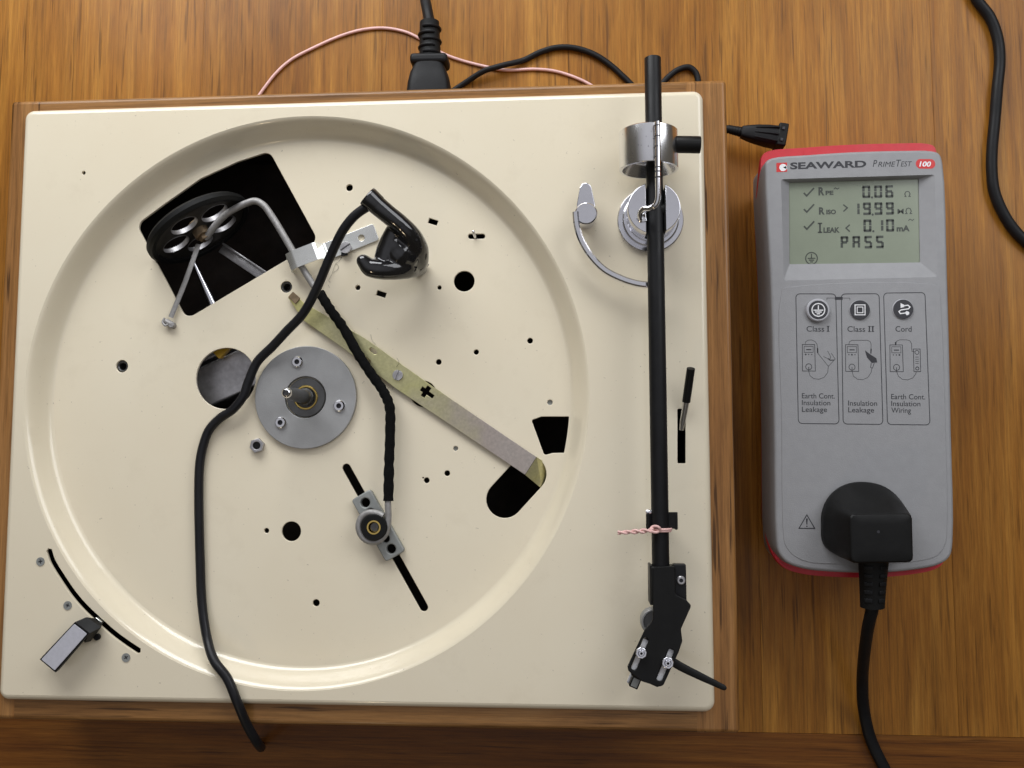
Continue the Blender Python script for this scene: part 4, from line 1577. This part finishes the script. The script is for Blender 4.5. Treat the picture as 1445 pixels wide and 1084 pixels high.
# the three little hook-up diagrams
for u_, sel in ((200, 0), (487, 1), (780, 2)):
    ribbon(bm, F2, [(u_, 456), (u_ + 82, 456), (u_ + 86, 632), (u_, 632)], 4, ZP, True)
    ribbon(bm, F2, [(u_ + 12, 468), (u_ + 72, 468), (u_ + 72, 508), (u_ + 12, 508)], 3, ZP, True)
    ribbon(bm, F2, [(u_ + 26, 490), (u_ + 60, 490)], 7, ZP)
    for k in range(3):
        disc(bm, F2, (u_ + 22 + 20 * k, 522), 6 if k == sel else 4, ZP, 8)
    disc(bm, F2, (u_ + 42, 604), 22, ZP, 20, 18)
    ribbon(bm, F2, [(u_ + 42, 604), (u_ + 42, 634)], 4, ZP)
W_ = 3
ribbon(bm, F2, [(218, 456), (222, 438), (240, 427), (262, 426), (285, 436), (298, 455), (301, 485), (304, 515), (372, 600)], W_, ZP)
ribbon(bm, F2, [(301, 480), (302, 512)], 8, ZP)
ribbon(bm, F2, [(340, 535), (382, 556), (388, 536), (368, 498)], W_, ZP)
ribbon(bm, F2, [(372, 600), (418, 552), (392, 512)], W_, ZP)
ribbon(bm, F2, [(372, 548), (384, 560), (410, 558)], 6, ZP)
ribbon(bm, F2, [(242, 634), (250, 662), (275, 682), (310, 686), (345, 672), (368, 640), (372, 600)], W_, ZP)
ribbon(bm, F2, [(508, 456), (514, 436), (530, 427), (630, 426), (650, 434), (656, 452), (656, 505)], W_, ZP)
ribbon(bm, F2, [(656, 482), (654, 514)], 8, ZP)
poly(bm, F2, [(615, 492), (640, 512), (690, 545), (696, 572), (660, 576), (628, 540)], ZP)
ribbon(bm, F2, [(676, 576), (664, 610), (652, 606), (656, 576)], 4, ZP)
ribbon(bm, F2, [(529, 634), (538, 664), (565, 684), (600, 686), (632, 672), (654, 640), (660, 610)], W_, ZP)
ribbon(bm, F2, [(818, 452), (824, 432), (845, 422), (890, 422), (912, 428), (922, 446), (924, 498), (940, 500)], W_, ZP)
ribbon(bm, F2, [(818, 436), (818, 454)], 9, ZP)
ribbon(bm, F2, [(934, 482), (978, 482), (980, 630), (936, 630)], 4, ZP, True)
disc(bm, F2, (957, 504), 15, ZP, 14, 11)
disc(bm, F2, (958, 610), 13, ZP, 14, 8)
for k in range(4):
    ribbon(bm, F2, [(946, 535 + 14 * k), (968, 535 + 14 * k)], 3, ZP)
ribbon(bm, F2, [(823, 634), (834, 662), (860, 682), (895, 685), (928, 672), (948, 645), (952, 630)], W_, ZP)
pobj('panel_print', bm, 'ink', TE)
# warning triangle by the socket
bm = NB()
F3 = affine((415.20, -189.34), (529.17, -189.69), (411.03, -365.92), 701, 1084)
ribbon(bm, F3, [(161, 254), (187, 299), (135, 299)], 3.2, ZP, True)
poly(bm, F3, [(158, 266), (164, 266), (162.5, 286), (159.5, 286)], ZP)
disc(bm, F3, (161, 292), 2.4, ZP, 8)
pobj('warning_triangle', bm, 'ink', TE)
# buttons
for k, (u_, v_, rim, rr_) in enumerate(((300, 230, 78, 64), (582, 226, 68, 66), (868, 220, 70, 66))):
    c = F2(u_, v_, 0)
    rm = (F2(u_ + rim, v_, 0) - c).length
    rc = (F2(u_ + rr_, v_, 0) - c).length
    hgt = 2.6 if k == 0 else 1.0
    bm = NB()
    lathe(bm, [(0.05, ZT), (rm, ZT), (rm, ZT + hgt - 0.5), (rm - 0.5, ZT + hgt), (0.05, ZT + hgt)], (c.x, c.y, 0), n=40)
    btn = obj('button', bm, 'greybutton', TE)
    zc = ZT + hgt + 0.1
    bm = NB()
    lathe(bm, [(0.05, zc - 0.3), (rc, zc - 0.3), (rc, zc - 0.05), (rc - 0.2, zc), (0.05, zc)], (c.x, c.y, 0), n=40)
    obj('button_cap', bm, 'ink', btn)
    zz = zc + 0.05
    bm = NB()
    if k == 0:
        disc(bm, F2, (u_, v_), 46, zz, 28, 39)
        for a, b in (((0, -30), (0, 2)), ((-33, 2), (33, 2)), ((-22, 14), (22, 14)), ((-11, 26), (11, 26))):
            ribbon(bm, F2, [(u_ + a[0], v_ + a[1]), (u_ + b[0], v_ + b[1])], 7, zz)
    elif k == 1:
        ribbon(bm, F2, [(u_ - 33, v_ - 33), (u_ + 33, v_ - 33), (u_ + 33, v_ + 33), (u_ - 33, v_ + 33)], 6, zz, True)
        ribbon(bm, F2, [(u_ - 19, v_ - 19), (u_ + 19, v_ - 19), (u_ + 19, v_ + 19), (u_ - 19, v_ + 19)], 5, zz, True)
    else:
        poly(bm, F2, [(u_ - 18, v_ - 40), (u_ + 6, v_ - 28), (u_ + 6, v_ - 14), (u_ - 18, v_ - 8)], zz)
        poly(bm, F2, [(u_ + 8, v_ + 24), (u_ + 22, v_ + 12), (u_ + 38, v_ + 20), (u_ + 38, v_ + 34), (u_ + 22, v_ + 42)], zz)
        ribbon(bm, F2, [(u_ + 4, v_ - 22), (u_ + 30, v_ - 26), (u_ + 44, v_ - 14), (u_ + 34, v_ - 2), (u_ - 16, v_ + 6), (u_ - 30, v_ + 16), (u_ - 20, v_ + 30), (u_ + 12, v_ + 26)], 7, zz)
    pobj('button_symbol', bm, 'whiteink', btn)

# ------------------------------------------------------------------ three-pin plug in the tester's socket
PL = thing('mains_plug', 'black three-pin mains plug pushed into the tester, its flat cord running off the table edge', 'mains plug', (468, -235, 62))
pb_ = Vector((471.35, -235.69, 64))
NPL = 64


def ray_outline(pts, c, n=NPL):
    """points of a closed outline at equal angles about c"""
    out = []
    m = len(pts)
    for k in range(n):
        a = 2 * math.pi * k / n
        dx, dy = math.cos(a), math.sin(a)
        best = None
        for i in range(m):
            p, q_ = pts[i], pts[(i + 1) % m]
            ex, ey = q_[0] - p[0], q_[1] - p[1]
            den = dx * ey - dy * ex
            if abs(den) < 1e-9:
                continue
            t = ((p[0] - c[0]) * ey - (p[1] - c[1]) * ex) / den
            s = ((p[0] - c[0]) * dy - (p[1] - c[1]) * dx) / den
            if t > 0 and -1e-6 <= s <= 1 + 1e-6 and (best is None or t > best):
                best = t
        out.append((c[0] + dx * best, c[1] + dy * best))
    return out


base_o = [Vector(p) for p in [(447.76, -236.54), (448.13, -230.41), (450.61, -223.49), (455.33, -217.72), (462.26, -213.87), (470.98, -212.71), (479.96, -214.63), (486.92, -219.60), (491.20, -225.71), (492.81, -232.57), (492.66, -247), (490.99, -251.93), (485.71, -253.48), (461.72, -254.76), (455.03, -252.14), (449.51, -247.98), (447.75, -243.41)]]
base_o = closed_cm(base_o, 4)
top_o = rpoly([Vector(p) for p in [(454.96, -228.58), (487.10, -228.13), (486.87, -253.38), (454.87, -253.95)]], 2.6, 5)
cpl = Vector((471.52, -239.41, 75)).xy
B0 = ray_outline([tuple(p) for p in base_o], cpl)
T0 = ray_outline([tuple(p) for p in top_o], cpl)


def mixo(a, b, t, z, sc=1.0):
    return [Vector((cpl.x + (p[0] + (q_[0] - p[0]) * t - cpl.x) * sc, cpl.y + (p[1] + (q_[1] - p[1]) * t - cpl.y) * sc, z)) for p, q_ in zip(a, b)]


bm = NB()
loft(bm, [mixo(B0, T0, 0, 62.2), mixo(B0, T0, 0.0, 66.6), mixo(B0, T0, 0.04, 67.6), mixo(B0, T0, 0.35, 75), mixo(B0, T0, 0.75, 83.5), mixo(B0, T0, 0.97, 88), mixo(B0, T0, 1.0, 89.0, 0.992), mixo(B0, T0, 1.0, 89.9, 0.965), mixo(B0, T0, 1.0, 90.2, 0.92), mixo(B0, T0, 1.0, 90.25, 0.5)])
plug = obj('plug_body', bm, 'black', PL, sharp=60)
bm = NB()
p = Vector((469.47, -237.69, 90.20))
cyl(bm, (p.x, p.y, 90.2), (p.x, p.y, 90.32), 0.75, n=16)
obj('moulding_mark', bm, 'ink', plug)
bm = NB()
ga, gb = Vector((471.55, -253.26, 74)), Vector((471.39, -279.04, 70))
gd_ = gb - ga
upv = Vector((0, 0, 1))
rings_ = []
tube(bm, [ga, ga + gd_ * 0.5, gb], 0, n=20, sub=4, rad=[7.9, 7.0, 6.3], flat=0.75, up=(0, 0, 1))
sr = obj('strain_relief', bm, 'rubber', PL)
for k in range(5):
    for s_ in (1, -1):
        c = ga + gd_ * (0.16 + 0.17 * k)
        rw = 7.9 - 1.5 * (0.16 + 0.17 * k)
        bm = NB()
        rbox(bm, (c.x + s_ * rw * 0.50, c.y, c.z + rw * 0.60), (rw * 0.62, 2.3, 1.6), 0.4, 0, M=Matrix.Rotation(s_ * R(24), 3, 'Y'))
        obj('grip_rib', bm, 'cord', sr)
bm = NB()
tube(bm, [(471.57, -274.51, 70.50), (471.47, -280.32, 69), (471.87, -291.19, 60), (475.27, -310.35, 40), (479.70, -330.59, 20), (483.74, -349.78, 8), (488.25, -366.74, 4.20), (495.68, -383.12, 3.60), (503.38, -396.77, 3.60)], 3.5, n=18, sub=8, flat=0.72, up=(0.1, 0, 1))
obj('flat_cord', bm, 'cord', PL)

# ------------------------------------------------------------------ mains lead behind the plinth
KL = thing('mains_lead', 'black mains connector with ribbed strain relief plugged in behind the oak plinth', 'power lead', (232, 40, 30))
zk = 40
ca_, cb_, cc_, ce_ = Vector((226.27, 26.73, 40)), Vector((226.63, 40.18, 40)), Vector((226.81, 46.47, 40)), Vector((226.46, 67.73, 40))
bm = NB()
rings = []
kd = (Vector((226.70, 64.55, 40)) - Vector((226.04, 28.53, 40)))
kd.z = 0
kd.normalize()
kq = Vector((kd.y, -kd.x, 0))
for dist, hw, hh in ((-17, 13.6, 8.5), (-8, 13.4, 8.5), (-2, 12.9, 8.3), (4, 11.6, 7.8), (8.5, 9.6, 7.4), (11, 8.6, 7.2)):
    c = Vector((226.47, 30.31, 40)) + kd * dist
    rings.append([c + kq * (sx_ * hw * (abs(math.cos(a)) ** 0.45) * (1 if math.cos(a) > 0 else -1)) + Vector((0, 0, hh * (abs(math.sin(a)) ** 0.45) * (1 if math.sin(a) > 0 else -1)))
                  for sx_, a in ((1, 2 * math.pi * k / 32 + 0.001) for k in range(32))])
loft(bm, rings)
kb = obj('connector_body', bm, 'cord', KL, sharp=45)
bm = NB()
c = Vector((226.83, 42.87, 40))
rbox(bm, c, (23.0, 6.2, 15.6), 2.2, math.atan2(kq.y, kq.x))
obj('grip_flange', bm, 'cord', kb)
bm = NB()
s0, s1 = Vector((226.83, 43.77, 40)), Vector((226.07, 68.69, 39))
tube(bm, [s0, (s0 + s1) / 2, s1], 0, n=20, sub=4, rad=[6.7, 6.4, 6.0], flat=0.95, up=(0, 0, 1))
ksr = obj('strain_relief', bm, 'rubber', KL)
for k in range(5):
    c = s0 + (s1 - s0) * (0.16 + 0.165 * k)
    bm = NB()
    a0, a1 = ((-35, 125), (55, 215))[k % 2]
    pts = [c + Vector((6.5 * math.cos(R(a)), 0, 6.35 * math.sin(R(a)))) for a in range(a0, a1, 12)]
    tube(bm, pts, 0.95, n=8, sub=1)
    obj('grip_rib', bm, 'cord', ksr)
bm = NB()
tube(bm, [s1 - (s1 - s0) * 0.1, s1] + [(224.19, 78.02, 36), (221.32, 90.47, 30), (216.27, 112.52, 20), (208.30, 143.90, 8), (197.75, 176.48, 4)], 3.3, n=16, sub=6)
obj('cord', bm, 'cord', KL)

# ------------------------------------------------------------------ thin cables behind the plinth
bm = NB()
tube(bm, [(230.58, 36.74, 2.10), (244.08, 45.64, 2.10), (256.78, 51.78, 5.20), (263.48, 53.52, 5.60), (270.23, 55.38, 5.20), (282.19, 59.48, 2.10), (292.85, 64.47, 2.10), (303.48, 67.22, 2.10), (314.35, 66.75, 2.10), (327.68, 62, 2.10), (339.54, 53.38, 2.10), (347.74, 45.20, 2.10), (355.83, 37.63, 2.10), (365.78, 36.38, 2.10), (375.86, 45.48, 2.10), (381.81, 49.77, 2.10), (388.60, 51.20, 2.10), (393.04, 47.29, 2.10), (394.48, 40.19, 2.10), (394.52, 29.87, 2.10)], 1.85, n=12, sub=8, round_ends=True)
au = obj('thin_black_cable', bm, 'cord')
tag(au, 'thin black cable arching along the table behind the oak plinth', 'cable')
bm = NB()
tube(bm, [(100.73, 34.30, 1.10), (108.58, 45.73, 1.10), (116.84, 56.43, 1.10), (126.87, 65.27, 1.10), (143.74, 73.83, 1.10), (160.41, 80.67, 1.10), (173.94, 84.20, 1.10), (188.52, 85.08, 1.10), (203.08, 82.08, 1.10), (213.73, 76.74, 1.10), (227.46, 67.07, 1.10), (238.76, 61.96, 1.10), (256.36, 56.56, 1.10), (269.91, 53.63, 1.10), (289.99, 53.54, 1.10), (303.38, 51.58, 1.10), (319.44, 45.35, 1.10), (333.10, 36.86, 1.10)], 1.0, n=10, sub=8, round_ends=True)
pw = obj('pink_wire', bm, 'pink')
tag(pw, 'thin pink wire lying in a loose arc on the table behind the plinth', 'wire')
bm = NB()
tube(bm, [(490.63, 365.58, 3.30), (514.64, 263.87, 3.30), (538.39, 179.89, 3.30), (557.89, 117.23, 3.30), (569.21, 88.70, 3.30), (576.58, 76.98, 3.30), (580.69, 62.77, 3.30), (581.26, 48.47, 3.30), (579.09, 31.57, 3.30), (576.58, 10.66, 3.30), (574.14, -7.87, 3.30), (573.33, -21.40, 3.30), (574.50, -36.27, 3.30), (581.42, -53.86, 3.30), (590.96, -66.50, 3.30), (608.71, -80.97, 3.30), (652.96, -107.05, 3.30), (717.08, -125.13, 3.30), (809.76, -113.44, 3.30)], 3.3, n=16, sub=8)
rc_ = obj('power_cord', bm, 'cord')
tag(rc_, 'loose thick black power cord curving over the bare table beside the tester', 'power cord')

# ------------------------------------------------------------------ small connector between plinth and tester
CN = thing('cable_connector', 'small black inline connector with ribbed tail between the plinth and the tester', 'connector', (430, -14, 8))
zc_ = 16
na, nb_, nc = Vector((418.31, 2.40, 16)), Vector((439.42, -1.57, 16)), Vector((444.80, -2.07, 16))
dn = (nb_ - na).normalized()
qn = Vector((-dn.y, dn.x, 0))
bm = NB()
rings = []
for s, hw, hh in ((0, 3.4, 3.4), (3, 4.2, 4.2), (9, 5.4, 5.2), (16, 6.2, 6.0), ((nb_ - na).length, 6.4, 6.4)):
    c = na + dn * s
    rings.append([c + qn * (hw * (abs(math.cos(a)) ** 0.5) * (1 if math.cos(a) > 0 else -1)) + Vector((0, 0, hh * (abs(math.sin(a)) ** 0.5) * (1 if math.sin(a) > 0 else -1)))
                  for a in (2 * math.pi * k / 28 + 0.001 for k in range(28))])
loft(bm, rings)
cb = obj('connector_body', bm, 'cord', CN, sharp=45)
bm = NB()
rbox(bm, (nb_ + nc) / 2, ((nc - nb_).length + 0.5, 14.4, 13.6), 1.0, math.atan2(dn.y, dn.x))
obj('end_block', bm, 'black', cb)
for s_ in (1, -1):
    bm = NB()
    c = nb_ + dn * 2.5 + qn * (3.6 * s_)
    rbox(bm, (c.x, c.y, 23.5), (1.6, 1.8, 0.6), 0.2, math.atan2(dn.y, dn.x))
    obj('recess_mark', bm, 'ink', cb)
for k in range(3):
    bm = NB()
    c0_ = na + dn * 8 + qn * (-3.2 + 3.0 * k)
    c1_ = nb_ + qn * (-4.6 + 4.4 * k)
    tube(bm, [c0_ + Vector((0, 0, 4.9)), (c0_ + c1_) / 2 + Vector((0, 0, 6.0)), c1_ + Vector((0, 0, 7.0))], 0.55, n=8, sub=3)
    obj('grip_ridge', bm, 'cord', cb)
bm = NB()
ta_ = Vector((410.01, 5.41, 14))
tube(bm, [na + dn * 1.5, (na + ta_) / 2, ta_, (402.6, 6, 8), (401.8, 18, 4)], 0, n=14, sub=6, rad=[3.0, 2.7, 2.3, 2.0, 2.0])
tl = obj('ribbed_tail', bm, 'rubber', CN)
for k in range(5):
    c = na + (ta_ - na) * (0.1 + 0.2 * k)
    bm = NB()
    lathe(bm, [(2.2, -0.5), (3.1 - 0.12 * k, -0.5), (3.1 - 0.12 * k, 0.5), (2.2, 0.5)], c, ta_ - na, 16, closed=True)
    obj('tail_rib', bm, 'cord', tl)
